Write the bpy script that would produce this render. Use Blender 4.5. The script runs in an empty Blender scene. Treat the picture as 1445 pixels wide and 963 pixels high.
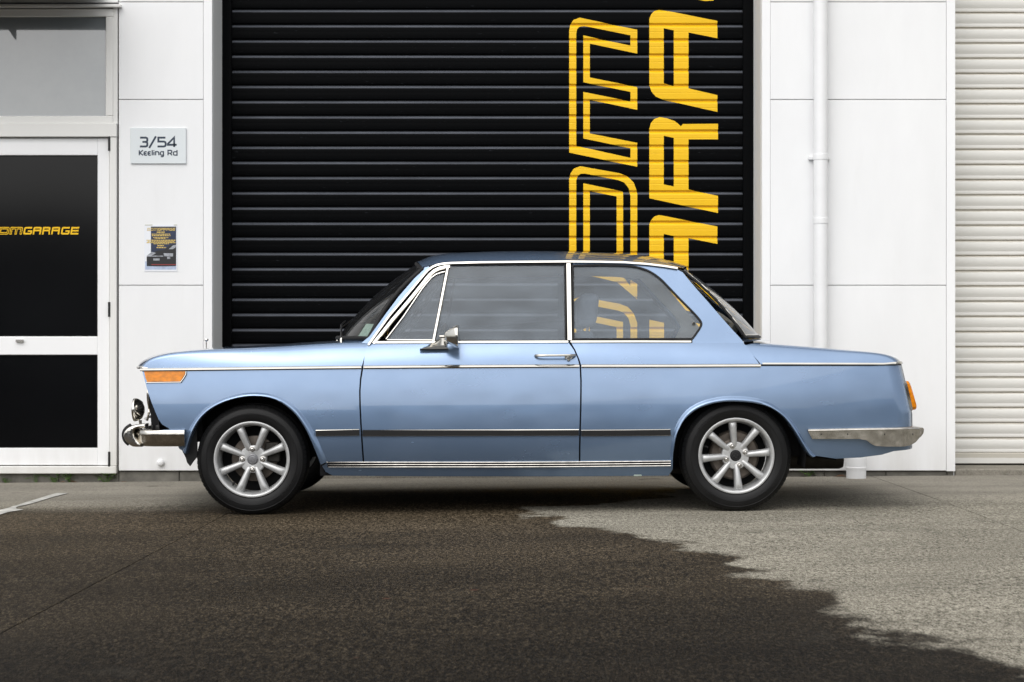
import bpy, bmesh, math, random
from mathutils import Vector, Matrix
random.seed(7)
R = math.radians

# ------------------------------------------------------------------ camera, sky, sun, exposure
FOC = 2390.0            # focal length expressed in pixels of a 1445 px wide frame
CX, CY = 722.5, 481.5
CAMZ = 0.877
scene = bpy.context.scene
cam_data = bpy.data.cameras.new('camera')
cam = bpy.data.objects.new('camera', cam_data)
scene.collection.objects.link(cam)
cam.location = (0, 0, CAMZ)
cam.rotation_euler = (R(90), 0, 0)
cam_data.sensor_width = 36
cam_data.lens = FOC / 1445 * 36
cam_data.clip_start = 0.05
cam_data.clip_end = 1000
cam_data.dof.use_dof = True
cam_data.dof.focus_distance = 8.75
cam_data.dof.aperture_fstop = 8.0
scene.camera = cam

SUN_EL, SUN_AZ = 52.0, 205.0     # degrees; azimuth of the light source measured clockwise from +Y
world = bpy.data.worlds.new('World')
scene.world = world
world.use_nodes = True
wn, wl = world.node_tree.nodes, world.node_tree.links
wn.clear()
sky = wn.new('ShaderNodeTexSky')
sky.sky_type = 'NISHITA'
sky.sun_disc = False
sky.sun_elevation = R(SUN_EL)
sky.sun_rotation = R(SUN_AZ)
sky.air_density = 1.0
sky.dust_density = 3.0
sky.ozone_density = 1.0
hsv = wn.new('ShaderNodeHueSaturation')
hsv.inputs['Saturation'].default_value = 0.16      # overcast: the blue of the sky is lost in cloud
bg = wn.new('ShaderNodeBackground')
bg.inputs['Strength'].default_value = 0.15
wo = wn.new('ShaderNodeOutputWorld')
wl.new(sky.outputs[0], hsv.inputs['Color'])
wl.new(hsv.outputs[0], bg.inputs['Color'])
wl.new(bg.outputs[0], wo.inputs[0])

sun_data = bpy.data.lights.new('sun', 'SUN')
sun_data.energy = 1.3
sun_data.angle = R(100)
sun_data.color = (1.0, 0.97, 0.93)
sun = bpy.data.objects.new('sun', sun_data)
scene.collection.objects.link(sun)
az, el = R(SUN_AZ), R(SUN_EL)
d = Vector((math.sin(az) * math.cos(el), math.cos(az) * math.cos(el), math.sin(el)))
sun.rotation_euler = d.to_track_quat('Z', 'Y').to_euler()

vs = scene.view_settings
vs.view_transform = 'Standard'
vs.look = 'None'
vs.exposure = 0.40
vs.gamma = 1.0
vs.use_curve_mapping = False
scene.cycles.max_bounces = 8
scene.cycles.transparent_max_bounces = 16

# ------------------------------------------------------------------ material helpers
def newmat(name):
    m = bpy.data.materials.new(name)
    m.use_nodes = True
    nt = m.node_tree
    b = nt.nodes['Principled BSDF']
    return m, nt, b

def nd(nt, typ, **kw):
    n = nt.nodes.new(typ)
    for k, v in kw.items():
        if k.startswith('i_'):
            n.inputs[k[2:].replace('_', ' ')].default_value = v
        else:
            setattr(n, k, v)
    return n

def coords(nt, kind='Object', scale=(1, 1, 1), loc=(0, 0, 0)):
    tc = nt.nodes.new('ShaderNodeTexCoord')
    mp = nt.nodes.new('ShaderNodeMapping')
    mp.inputs['Scale'].default_value = scale
    mp.inputs['Location'].default_value = loc
    nt.links.new(tc.outputs[kind], mp.inputs['Vector'])
    return mp.outputs[0]

def noise(nt, vec, scale, detail=4, rough=0.55):
    n = nt.nodes.new('ShaderNodeTexNoise')
    n.inputs['Scale'].default_value = scale
    n.inputs['Detail'].default_value = detail
    n.inputs['Roughness'].default_value = rough
    if vec is not None:
        nt.links.new(vec, n.inputs['Vector'])
    return n.outputs[0]

def ramp(nt, fac, stops):
    r = nt.nodes.new('ShaderNodeValToRGB')
    el_ = r.color_ramp.elements
    while len(el_) < len(stops):
        el_.new(0.5)
    for e, (p, c) in zip(el_, stops):
        e.position = p
        e.color = (c, c, c, 1) if not isinstance(c, tuple) else (c + (1,) if len(c) == 3 else c)
    nt.links.new(fac, r.inputs[0])
    return r.outputs[0]

def mixc(nt, fac, a, b, mode='MIX'):
    m = nt.nodes.new('ShaderNodeMix')
    m.data_type = 'RGBA'
    m.blend_type = mode
    for v, key in ((fac, 0), (a, 6), (b, 7)):
        if hasattr(v, 'is_linked'):
            nt.links.new(v, m.inputs[key])
        elif isinstance(v, (int, float)):
            m.inputs[key].default_value = v if key == 0 else (v, v, v, 1)
        else:
            m.inputs[key].default_value = tuple(v) + (1,)
    return m.outputs[2]

def math_(nt, op, a, b=None, clamp=False):
    m = nt.nodes.new('ShaderNodeMath')
    m.operation = op
    m.use_clamp = clamp
    for v, i in ((a, 0), (b, 1)):
        if v is None:
            continue
        if hasattr(v, 'is_linked'):
            nt.links.new(v, m.inputs[i])
        else:
            m.inputs[i].default_value = v
    return m.outputs[0]

def bump(nt, b, h, strength=0.3, dist=0.002):
    n = nt.nodes.new('ShaderNodeBump')
    n.inputs['Strength'].default_value = strength
    n.inputs['Distance'].default_value = dist
    nt.links.new(h, n.inputs['Height'])
    nt.links.new(n.outputs[0], b.inputs['Normal'])

def simple(name, col, rough=0.5, metal=0.0, spec=0.5, coat=0.0, var=0.0, vscale=6.0, bumps=None, rvar=0.0):
    m, nt, b = newmat(name)
    b.inputs['Base Color'].default_value = tuple(col) + (1,)
    b.inputs['Roughness'].default_value = rough
    b.inputs['Metallic'].default_value = metal
    b.inputs['Specular IOR Level'].default_value = spec
    b.inputs['Coat Weight'].default_value = coat
    b.inputs['Coat Roughness'].default_value = 0.04
    if var or rvar or bumps:
        v = coords(nt)
        n = noise(nt, v, vscale, 5)
        if var:
            f = ramp(nt, n, [(0.3, 1 - var), (0.7, 1.0)])
            nt.links.new(mixc(nt, 1.0, col, f, 'MULTIPLY'), b.inputs['Base Color'])
        if rvar:
            r_ = math_(nt, 'MULTIPLY_ADD', n, rvar)
            r_.node.inputs[2].default_value = rough - rvar * 0.5
            nt.links.new(r_, b.inputs['Roughness'])
        if bumps:
            bump(nt, b, noise(nt, v, bumps[0], 3), bumps[1], bumps[2])
    return m

M = {}
# car paint: pale metallic blue under clear coat
m, nt, b = newmat('car_paint')
v = coords(nt)
fl = noise(nt, v, 7.0, 3)
M['paint'] = m
nt.links.new(mixc(nt, ramp(nt, fl, [(0.35, 0.0), (0.65, 1.0)]), (0.155, 0.232, 0.362), (0.168, 0.247, 0.380)), b.inputs['Base Color'])
b.inputs['Metallic'].default_value = 0.62
rr = math_(nt, 'MULTIPLY_ADD', noise(nt, coords(nt, scale=(1, 1, 2)), 3.0, 4), 0.10)
rr.node.inputs[2].default_value = 0.21
nt.links.new(rr, b.inputs['Roughness'])
b.inputs['Coat Weight'].default_value = 1.0
b.inputs['Coat Roughness'].default_value = 0.03
bump(nt, b, noise(nt, coords(nt, scale=(1, 1, 1.6)), 3.4, 1), 0.16, 0.02)

M['chrome'] = simple('chrome', (0.64, 0.62, 0.575), 0.12, 1.0, var=0.12, vscale=9, rvar=0.10)
M['old_chrome'] = simple('worn_chrome', (0.68, 0.65, 0.60), 0.20, 1.0, var=0.35, vscale=28, rvar=0.22)
M['rubber'] = simple('black_rubber', (0.009, 0.009, 0.0095), 0.6, spec=0.3, var=0.3, vscale=20)
M['tyre'] = simple('tyre_rubber', (0.0065, 0.0065, 0.007), 0.5, spec=0.28, var=0.45, vscale=14, bumps=(160, 0.3, 0.002))
M['alloy'] = simple('silver_painted_alloy', (0.54, 0.545, 0.545), 0.40, 0.5, var=0.22, vscale=22, rvar=0.15)
M['dark'] = simple('underbody_black', (0.008, 0.008, 0.009), 0.8, spec=0.2)
M['plastic'] = simple('black_plastic', (0.012, 0.012, 0.013), 0.4)
M['iron'] = simple('brake_iron', (0.16, 0.135, 0.115), 0.5, 0.7, var=0.5, vscale=30)
M['steel'] = simple('bright_steel', (0.62, 0.60, 0.57), 0.25, 1.0)
M['exhaust'] = simple('exhaust_steel', (0.05, 0.045, 0.04), 0.6, 0.6, var=0.5, vscale=18)
M['seat'] = simple('seat_cloth', (0.10, 0.125, 0.16), 0.9, var=0.25, vscale=40)
M['liner'] = simple('headlining_vinyl', (0.78, 0.75, 0.69), 0.8, var=0.10, vscale=30)
M['sticker'] = simple('pale_green_paper', (0.55, 0.66, 0.60), 0.6, var=0.4, vscale=90)
M['emblem'] = simple('grey_enamel', (0.22, 0.22, 0.23), 0.35, 0.5)

def glass_mat(name, tint, dust_sheen, dust_sheen_col, fres=1.45):
    m = bpy.data.materials.new(name)
    m.use_nodes = True
    nt = m.node_tree
    nt.nodes.clear()
    out = nt.nodes.new('ShaderNodeOutputMaterial')
    tr = nd(nt, 'ShaderNodeBsdfTransparent')
    tr.inputs[0].default_value = tint + (1,)
    df = nd(nt, 'ShaderNodeBsdfDiffuse')
    df.inputs[0].default_value = dust_sheen_col + (1,)
    gl = nd(nt, 'ShaderNodeBsdfGlossy')
    gl.inputs['Roughness'].default_value = 0.02
    fr = nd(nt, 'ShaderNodeFresnel')
    fr.inputs[0].default_value = fres
    mx1 = nd(nt, 'ShaderNodeMixShader')
    n = noise(nt, coords(nt, scale=(1, 1, 2)), 5.0, 6)
    dn = math_(nt, 'MULTIPLY', ramp(nt, n, [(0.25, 0.6), (0.75, 1.3)]), dust_sheen)
    nt.links.new(dn, mx1.inputs[0])
    nt.links.new(tr.outputs[0], mx1.inputs[1])
    nt.links.new(df.outputs[0], mx1.inputs[2])
    mx2 = nd(nt, 'ShaderNodeMixShader')
    nt.links.new(fr.outputs[0], mx2.inputs[0])
    nt.links.new(mx1.outputs[0], mx2.inputs[1])
    nt.links.new(gl.outputs[0], mx2.inputs[2])
    nt.links.new(mx2.outputs[0], out.inputs[0])
    return m
M['glass'] = glass_mat('side_glass', (0.88, 0.90, 0.91), 0.19, (0.46, 0.545, 0.64))
M['rearscreen'] = glass_mat('rear_glass', (0.80, 0.84, 0.83), 0.20, (0.52, 0.55, 0.57))  # film thickened: pale reflection put into its diffuse colour
M['screen'] = glass_mat('windscreen_glass', (0.78, 0.84, 0.82), 0.02, (0.5, 0.5, 0.5))

def lens_mat(name, col, e):
    m, nt, b = newmat(name)
    v = coords(nt, scale=(1, 1, 1.6))
    n = noise(nt, v, 38.0, 2)
    c2 = tuple(x * 0.72 for x in col)
    nt.links.new(mixc(nt, ramp(nt, n, [(0.35, 0.0), (0.65, 1.0)]), col, c2), b.inputs['Base Color'])
    b.inputs['Roughness'].default_value = 0.18
    b.inputs['Coat Weight'].default_value = 0.15
    b.inputs['Specular IOR Level'].default_value = 0.3
    b.inputs['Subsurface Weight'].default_value = e
    b.inputs['Subsurface Radius'].default_value = (0.03, 0.012, 0.004)
    b.inputs['Subsurface Scale'].default_value = 0.4
    return m
M['amber'] = lens_mat('amber_lens', (0.74, 0.235, 0.004), 0.0)
M['red'] = lens_mat('red_lens', (0.45, 0.012, 0.01), 0.2)

# ------------------------------------------------------------------ mesh helpers
class MB:
    """Collects pieces (vertices, faces, loop normals) of ONE mesh object."""
    def __init__(self):
        self.v, self.f, self.n = [], [], []

    def add(self, vs_, fs, mode='flat', ang=40, nrm=None):
        base = len(self.v)
        vs_ = [Vector(p) for p in vs_]
        fn = []
        for f in fs:
            n = Vector((0, 0, 0))
            for i in range(len(f)):
                a, b_ = vs_[f[i]], vs_[f[(i + 1) % len(f)]]
                n += a.cross(b_)
            fn.append(n)
        if mode == 'smooth':
            inc = {}
            for i, f in enumerate(fs):
                for k in f:
                    inc.setdefault(k, []).append(i)
            ca = math.cos(R(ang))
        for i, f in enumerate(fs):
            n0 = fn[i].normalized() if fn[i].length > 0 else Vector((0, 0, 1))
            row = []
            for k in f:
                if mode == 'given':
                    row.append(nrm[k] if nrm[k] is not None else n0)
                elif mode == 'smooth':
                    s = Vector((0, 0, 0))
                    for j in inc[k]:
                        nj = fn[j]
                        if nj.length > 0 and nj.normalized().dot(n0) >= ca:
                            s += nj
                    row.append(s.normalized() if s.length > 0 else n0)
                else:
                    row.append(n0)
            self.n.extend(row)
            self.f.append([base + k for k in f])
        self.v.extend(vs_)
        return self

    def build(self, name, mat, parent=None, loc=None):
        me = bpy.data.meshes.new(name)
        me.from_pydata([tuple(p) for p in self.v], [], self.f)
        me.polygons.foreach_set('use_smooth', [True] * len(me.polygons))
        me.normals_split_custom_set([tuple(n) for n in self.n])
        me.materials.append(mat)
        return link(name, me, parent, loc)

def link(name, me, parent=None, loc=None):
    o = bpy.data.objects.new(name, me)
    scene.collection.objects.link(o)
    if parent is not None:
        o.parent = parent
    if loc is not None:
        o.location = loc
    return o

def empty(name, loc=(0, 0, 0), parent=None):
    o = bpy.data.objects.new(name, None)
    scene.collection.objects.link(o)
    o.location = loc
    if parent is not None:
        o.parent = parent
    o.empty_display_size = 0.1
    return o

def tag(o, label=None, cat=None, group=None, kind=None):
    for k, v_ in (('label', label), ('category', cat), ('group', group), ('kind', kind)):
        if v_:
            o[k] = v_
    return o

def grid_faces(nu, nv, closed_u=False):
    fs = []
    for i in range(nu if closed_u else nu - 1):
        i2 = (i + 1) % nu
        for j in range(nv - 1):
            fs.append([i * nv + j, i2 * nv + j, i2 * nv + j + 1, i * nv + j + 1])
    return fs

def flip(fs):
    return [list(reversed(f)) for f in fs]

def box(x0, x1, y0, y1, z0, z1):
    vs_ = [(x, y, z) for x in (x0, x1) for y in (y0, y1) for z in (z0, z1)]
    fs = [[0, 1, 3, 2], [4, 6, 7, 5], [0, 4, 5, 1], [2, 3, 7, 6], [0, 2, 6, 4], [1, 5, 7, 3]]
    return vs_, fs

def bbox(x0, x1, y0, y1, z0, z1, b=0.003, seg=1):
    """box with bevelled edges"""
    bm = bmesh.new()
    bmesh.ops.create_cube(bm, size=1)
    for v_ in bm.verts:
        v_.co = Vector(((x0 + x1) / 2 + v_.co.x * (x1 - x0), (y0 + y1) / 2 + v_.co.y * (y1 - y0), (z0 + z1) / 2 + v_.co.z * (z1 - z0)))
    bmesh.ops.bevel(bm, geom=list(bm.edges), offset=b, segments=seg, affect='EDGES', profile=0.5)
    return from_bm(bm)

def from_bm(bm):
    bm.verts.index_update()
    vs_ = [v_.co.copy() for v_ in bm.verts]
    fs = [[v_.index for v_ in f.verts] for f in bm.faces]
    bm.free()
    return vs_, fs

def lathe(profile, n, center, axis='y', sgn=1, closed=False):
    """profile: (radius, offset along axis)"""
    vs_ = []
    m_ = len(profile)
    for i in range(n):
        a = 2 * math.pi * i / n
        c, s = math.cos(a), math.sin(a)
        for r_, o_ in profile:
            if axis == 'y':
                vs_.append((center[0] + r_ * c, center[1] + o_ * sgn, center[2] + r_ * s))
            elif axis == 'x':
                vs_.append((center[0] + o_ * sgn, center[1] + r_ * c, center[2] + r_ * s))
            else:
                vs_.append((center[0] + r_ * c, center[1] + r_ * s, center[2] + o_ * sgn))
    fs = grid_faces(n, m_, True)
    if closed:
        for i in range(n):
            fs.append([i * m_ + m_ - 1, ((i + 1) % n) * m_ + m_ - 1, ((i + 1) % n) * m_, i * m_])
    # orient outwards: test one face
    return orient(vs_, fs)

def orient(vs_, fs):
    bm = bmesh.new()
    bv = [bm.verts.new(p) for p in vs_]
    for f in fs:
        try:
            bm.faces.new([bv[k] for k in f])
        except ValueError:
            pass
    bmesh.ops.remove_doubles(bm, verts=list(bm.verts), dist=1e-6)
    bmesh.ops.recalc_face_normals(bm, faces=list(bm.faces))
    return from_bm(bm)

def tube(path, r, n=8, cap=True, closed=False):
    pts = [Vector(p) for p in path]
    m_ = len(pts)
    vs_ = []
    prev = None
    for i, p in enumerate(pts):
        if closed:
            t = (pts[(i + 1) % m_] - pts[i - 1]).normalized()
        else:
            t = (pts[min(i + 1, m_ - 1)] - pts[max(i - 1, 0)]).normalized()
        ref = prev if prev is not None else (Vector((0, 0, 1)) if abs(t.z) < 0.9 else Vector((1, 0, 0)))
        u = (ref - t * ref.dot(t)).normalized()
        w = t.cross(u)
        prev = u
        rad = r[i] if isinstance(r, (list, tuple)) else r
        for k in range(n):
            a = 2 * math.pi * k / n
            vs_.append(p + u * math.cos(a) * rad + w * math.sin(a) * rad)
    fs = []
    for i in range(m_ if closed else m_ - 1):
        i2 = (i + 1) % m_
        for k in range(n):
            k2 = (k + 1) % n
            fs.append([i * n + k, i * n + k2, i2 * n + k2, i2 * n + k])
    if cap and not closed:
        fs.append(list(range(n - 1, -1, -1)))
        fs.append([(m_ - 1) * n + k for k in range(n)])
    return vs_, fs

def sweep(path, outs, ups, profile, cap=True):
    """profile points (out, up) closed loop, swept along path with given frames"""
    m_ = len(profile)
    vs_ = []
    for p, o_, u_ in zip(path, outs, ups):
        for a, b_ in profile:
            vs_.append(Vector(p) + Vector(o_) * a + Vector(u_) * b_)
    fs = []
    for i in range(len(path) - 1):
        for k in range(m_):
            k2 = (k + 1) % m_
            fs.append([i * m_ + k, (i + 1) * m_ + k, (i + 1) * m_ + k2, i * m_ + k2])
    if cap:
        fs.append(list(range(m_)))
        fs.append([(len(path) - 1) * m_ + k for k in range(m_ - 1, -1, -1)])
    return orient(vs_, fs)

def catmull(pts, n=6, closed=False):
    out = []
    m_ = len(pts)
    rng = m_ if closed else m_ - 1
    for i in range(rng):
        if closed:
            p0, p1, p2, p3 = pts[i - 1], pts[i], pts[(i + 1) % m_], pts[(i + 2) % m_]
        else:
            p1, p2 = pts[i], pts[i + 1]
            p0 = pts[i - 1] if i > 0 else tuple(2 * a - b_ for a, b_ in zip(p1, p2))
            p3 = pts[i + 2] if i + 2 < m_ else tuple(2 * a - b_ for a, b_ in zip(p2, p1))
        for k in range(n):
            t = k / n
            out.append(tuple(0.5 * ((2 * b_) + (-a + c) * t + (2 * a - 5 * b_ + 4 * c - d_) * t * t + (-a + 3 * b_ - 3 * c + d_) * t ** 3)
                             for a, b_, c, d_ in zip(p0, p1, p2, p3)))
    if not closed:
        out.append(tuple(pts[-1]))
    return out

def interp(tab):
    """smooth monotone-ish interpolation through (x, y) knots (cubic Hermite with limited slopes)"""
    xs = [t[0] for t in tab]
    ys = [t[1] for t in tab]
    n = len(xs)
    dl = [(ys[i + 1] - ys[i]) / (xs[i + 1] - xs[i]) for i in range(n - 1)]
    ms = [dl[0]] + [0.0 if dl[i - 1] * dl[i] <= 0 else 2 * dl[i - 1] * dl[i] / (dl[i - 1] + dl[i]) for i in range(1, n - 1)] + [dl[-1]]
    def f(x):
        if x <= xs[0]:
            return ys[0] + ms[0] * (x - xs[0])
        if x >= xs[-1]:
            return ys[-1] + ms[-1] * (x - xs[-1])
        i = 0
        while x > xs[i + 1]:
            i += 1
        h = xs[i + 1] - xs[i]
        t = (x - xs[i]) / h
        return (ys[i] * (2 * t ** 3 - 3 * t * t + 1) + h * ms[i] * (t ** 3 - 2 * t * t + t)
                + ys[i + 1] * (-2 * t ** 3 + 3 * t * t) + h * ms[i + 1] * (t ** 3 - t * t))
    return f

def poly_fill(loops, xcuts=(), zcuts=()):
    """2-D polygon with holes -> (points (x, z), faces), cut by lines x = const and z = const"""
    bm = bmesh.new()
    es = []
    for lp in loops:
        bv = [bm.verts.new((p[0], 0, p[1])) for p in lp]
        for i in range(len(bv)):
            es.append(bm.edges.new((bv[i], bv[(i + 1) % len(bv)])))
    bmesh.ops.triangle_fill(bm, use_beauty=True, use_dissolve=False, edges=es, normal=(0, -1, 0))
    for c in xcuts:
        bmesh.ops.bisect_plane(bm, geom=list(bm.verts) + list(bm.edges) + list(bm.faces), dist=1e-6, plane_co=(c, 0, 0), plane_no=(1, 0, 0))
    for c in zcuts:
        bmesh.ops.bisect_plane(bm, geom=list(bm.verts) + list(bm.edges) + list(bm.faces), dist=1e-6, plane_co=(0, 0, c), plane_no=(0, 0, 1))
    for f in bm.faces:
        f.normal_update()
        if f.normal.y > 0:
            f.normal_flip()
    bm.verts.index_update()
    pts = [(v_.co.x, v_.co.z) for v_ in bm.verts]
    fs = [[v_.index for v_ in f.verts] for f in bm.faces]
    bnd = []
    for e in bm.edges:
        if len(e.link_faces) == 1:
            f = e.link_faces[0]
            ids = [v_.index for v_ in f.verts]
            a, b_ = e.verts[0].index, e.verts[1].index
            k = ids.index(a)
            if ids[(k + 1) % len(ids)] != b_:
                a, b_ = b_, a
            bnd.append((a, b_))
    bm.free()
    return pts, fs, bnd

def frange(a, b_, st):
    n = max(1, int(round((b_ - a) / st)))
    return [a + (b_ - a) * i / n for i in range(1, n)]

def panel(mb, loops, hw, s=-1, depth=0.02, dx=0.06, dz=0.03, extra_x=(), cuts=True):
    """skin lying on the surface y = s*hw(x, z), with its edges folded inwards by depth"""
    xs = [p[0] for p in loops[0]]
    zs = [p[1] for p in loops[0]]
    xc = sorted(set(frange(min(xs), max(xs), dx)) | set(x for x in extra_x if min(xs) < x < max(xs))) if cuts else []
    zc = frange(min(zs), max(zs), dz) if cuts else []
    pts, fs, bnd = poly_fill(loops, xc, zc)
    vs_ = [(x, s * hw(x, z), z) for x, z in pts]
    e = 0.002
    nr = []
    for x, z in pts:
        hx = (hw(x + e, z) - hw(x - e, z)) / (2 * e)
        hz = (hw(x, z + e) - hw(x, z - e)) / (2 * e)
        nr.append(Vector((-hx, s, -hz)).normalized())
    if s > 0:
        fs = flip(fs)
    mb.add(vs_, fs, 'given', nrm=nr)
    if depth:
        rv, rf = [], []
        for a, b_ in bnd:
            k = len(rv)
            for q in (a, b_):
                p = vs_[q]
                rv.append(p)
                rv.append((p[0], p[1] - s * depth, p[2]))
            rf.append([k, k + 1, k + 3, k + 2] if s < 0 else [k, k + 2, k + 3, k + 1])
        mb.add(rv, rf, 'flat')
    return mb

def miter(pts, closed):
    m_ = len(pts)
    res = []
    for i in range(m_):
        p = pts[i]
        a = pts[i - 1] if (i > 0 or closed) else None
        b_ = pts[(i + 1) % m_] if (i < m_ - 1 or closed) else None
        def nrm(u, w):
            dx_, dz_ = w[0] - u[0], w[1] - u[1]
            L = math.hypot(dx_, dz_) or 1e-9
            return (-dz_ / L, dx_ / L)
        if a is None:
            n = nrm(p, b_)
        elif b_ is None:
            n = nrm(a, p)
        else:
            n1, n2 = nrm(a, p), nrm(p, b_)
            sx, sz = n1[0] + n2[0], n1[1] + n2[1]
            L = math.hypot(sx, sz) or 1e-9
            c = (sx * n1[0] + sz * n1[1]) / L
            k = 1 / max(c, 0.45)
            n = (sx / L * k, sz / L * k)
        res.append(n)
    return res

def strip(mb, pts, w, hw, raise_=0.006, s=-1, closed=False, base=-0.004, sharp=0.62):
    """raised moulding of width w following a line on the side surface y = s*hw(x, z)"""
    ns = miter(pts, closed)
    prof = [(-0.5, base), (-0.5, raise_ * 0.35), (-0.5 * sharp, raise_), (0.5 * sharp, raise_), (0.5, raise_ * 0.35), (0.5, base)]
    vs_ = []
    for (x, z), n in zip(pts, ns):
        for a, o_ in prof:
            X, Z = x + n[0] * a * w, z + n[1] * a * w
            vs_.append((X, s * (hw(X, Z) + o_), Z))
    m_ = len(prof)
    fs = []
    cnt = len(pts) if closed else len(pts) - 1
    for i in range(cnt):
        i2 = (i + 1) % len(pts)
        for k in range(m_ - 1):
            fs.append([i * m_ + k, i2 * m_ + k, i2 * m_ + k + 1, i * m_ + k + 1])
    if not closed:
        fs.append(list(range(m_)))
        fs.append([(len(pts) - 1) * m_ + k for k in range(m_ - 1, -1, -1)])
    vs_, fs = orient(vs_, fs)
    return mb.add(vs_, fs, 'smooth', 35)

def extrude_poly(mb, poly, y0, y1, mode='flat', axis='y'):
    """solid of a polygon given in (x, z), between y0 and y1"""
    pts, fs, bnd = poly_fill([poly])
    n = len(pts)
    vs_ = [(x, y0, z) for x, z in pts] + [(x, y1, z) for x, z in pts]
    allf = [list(f) for f in fs] + [[k + n for k in reversed(f)] for f in fs]
    for a, b_ in bnd:
        allf.append([b_, a, a + n, b_ + n])
    return mb.add(*orient(vs_, allf), mode)

# ------------------------------------------------------------------ ground
GX, GY, GY0 = 0.0075, -0.005, 9.445
def gz(x, y):
    return GX * (x + 0.09) + GY * (y - GY0) - 0.012

def ground_material():
    m, nt, b = newmat('yard_concrete')
    v = coords(nt)
    sep = nd(nt, 'ShaderNodeSeparateXYZ')
    nt.links.new(v, sep.inputs[0])
    X, Y = sep.outputs[0], sep.outputs[1]
    # wet patch and painted car shade: its edge x = f(y), with ragged tongues
    mr = nd(nt, 'ShaderNodeMapRange')
    mr.inputs['From Min'].default_value = 3.0
    mr.inputs['From Max'].default_value = 9.6
    nt.links.new(Y, mr.inputs['Value'])
    fc = nd(nt, 'ShaderNodeFloatCurve')
    cv = fc.mapping.curves[0]
    tab = [(3.0, 1.85), (4.47, 1.37), (4.73, 1.25), (5.13, 1.17), (5.33, 1.10), (5.69, 1.07), (6.28, 0.90), (6.9, 0.84), (7.31, 0.76),
           (7.66, 0.56), (7.95, 0.36), (8.17, 0.25), (8.6, 0.16), (8.95, 0.12), (9.15, 0.45), (9.6, 0.95)]  # last knots reach under the car, as painted shade
    pts = [((a - 3.0) / 6.6, (c + 1.5) / 4.0) for a, c in tab]
    cv.points[0].location = pts[0]
    cv.points[1].location = pts[-1]
    for p in pts[1:-1]:
        cv.points.new(*p)
    fc.mapping.update()
    nt.links.new(mr.outputs[0], fc.inputs['Value'])
    xb = math_(nt, 'MULTIPLY_ADD', fc.outputs[0], 4.0)
    xb.node.inputs[2].default_value = -1.5
    n1 = noise(nt, coords(nt, scale=(1.7, 1.5, 1)), 2.0, 3, 0.5)
    wob = math_(nt, 'MULTIPLY_ADD', n1, 0.8)
    wob.node.inputs[2].default_value = -0.40
    vg0 = coords(nt, scale=(1, 0.5, 1))
    gg = math_(nt, 'MULTIPLY_ADD', noise(nt, vg0, 40.0, 3), 0.12)
    gg.node.inputs[2].default_value = -0.06
    dd = math_(nt, 'SUBTRACT', math_(nt, 'ADD', math_(nt, 'ADD', xb, wob), gg), X)
    wet = nd(nt, 'ShaderNodeMapRange')
    wet.interpolation_type = 'SMOOTHSTEP'
    wet.inputs['From Min'].default_value = -0.05
    wet.inputs['From Max'].default_value = 0.09
    nt.links.new(dd, wet.inputs['Value'])
    # how wet: damp patches dry out unevenly; car shadow painted into the mask
    soak_shade = nd(nt, 'ShaderNodeMapRange')
    soak_shade.interpolation_type = 'SMOOTHSTEP'
    soak_shade.inputs['From Min'].default_value = 9.9
    soak_shade.inputs['From Max'].default_value = 8.6
    n2 = noise(nt, coords(nt, scale=(0.35, 1.3, 1)), 1.1, 5, 0.6)
    ys = math_(nt, 'MULTIPLY_ADD', n2, 1.4)
    nt.links.new(math_(nt, 'SUBTRACT', Y, 0.7), ys.node.inputs[2])
    under = nd(nt, 'ShaderNodeMapRange')  # widens the dark zone under the car: its shadow put into the colour
    under.interpolation_type = 'SMOOTHSTEP'
    under.inputs['From Min'].default_value = -1.9
    under.inputs['From Max'].default_value = -1.0
    under.inputs['To Max'].default_value = 0.85
    nt.links.new(X, under.inputs['Value'])
    nt.links.new(math_(nt, 'SUBTRACT', ys, under.outputs[0]), soak_shade.inputs['Value'])
    wet_shade = math_(nt, 'MULTIPLY', wet.outputs[0], soak_shade.outputs[0])
    # aggregate grain
    vg = coords(nt, scale=(1, 0.45, 1))
    g1 = noise(nt, vg, 185.0, 2, 0.6)
    g2 = noise(nt, vg, 66.0, 3, 0.6)
    vor = nd(nt, 'ShaderNodeTexVoronoi')
    vor.inputs['Scale'].default_value = 110
    nt.links.new(v, vor.inputs['Vector'])
    blot = noise(nt, coords(nt, scale=(0.6, 1.6, 1)), 1.3, 6, 0.6)
    grain = math_(nt, 'MULTIPLY_ADD', g1, 0.6)
    nt.links.new(math_(nt, 'MULTIPLY', g2, 0.4), grain.node.inputs[2])
    # brushed pale strip near the wall, without exposed stones
    near = nd(nt, 'ShaderNodeMapRange')
    near.inputs['From Min'].default_value = 8.9
    near.inputs['From Max'].default_value = 9.9
    nt.links.new(Y, near.inputs['Value'])
    dry_hi = ramp(nt, grain, [(0.37, (0.060, 0.054, 0.042)), (0.50, (0.25, 0.231, 0.186)), (0.63, (0.47, 0.44, 0.365))])
    dry_lo = ramp(nt, grain, [(0.36, (0.19, 0.175, 0.145)), (0.5, (0.27, 0.25, 0.21)), (0.66, (0.33, 0.31, 0.265))])
    dry = mixc(nt, near.outputs[0], dry_hi, dry_lo)
    dry = mixc(nt, 1.0, dry, ramp(nt, blot, [(0.3, 0.68), (0.7, 1.05)]), 'MULTIPLY')
    wetc = ramp(nt, grain, [(0.39, (0.0055, 0.0042, 0.0026)), (0.51, (0.028, 0.0212, 0.013)), (0.63, (0.112, 0.088, 0.059))])
    blot2 = noise(nt, coords(nt, scale=(0.5, 1.1, 1), loc=(3, 5, 0)), 0.8, 6, 0.62)
    wetc = mixc(nt, 1.0, wetc, ramp(nt, blot2, [(0.3, 0.6), (0.7, 1.65)]), 'MULTIPLY')
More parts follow.
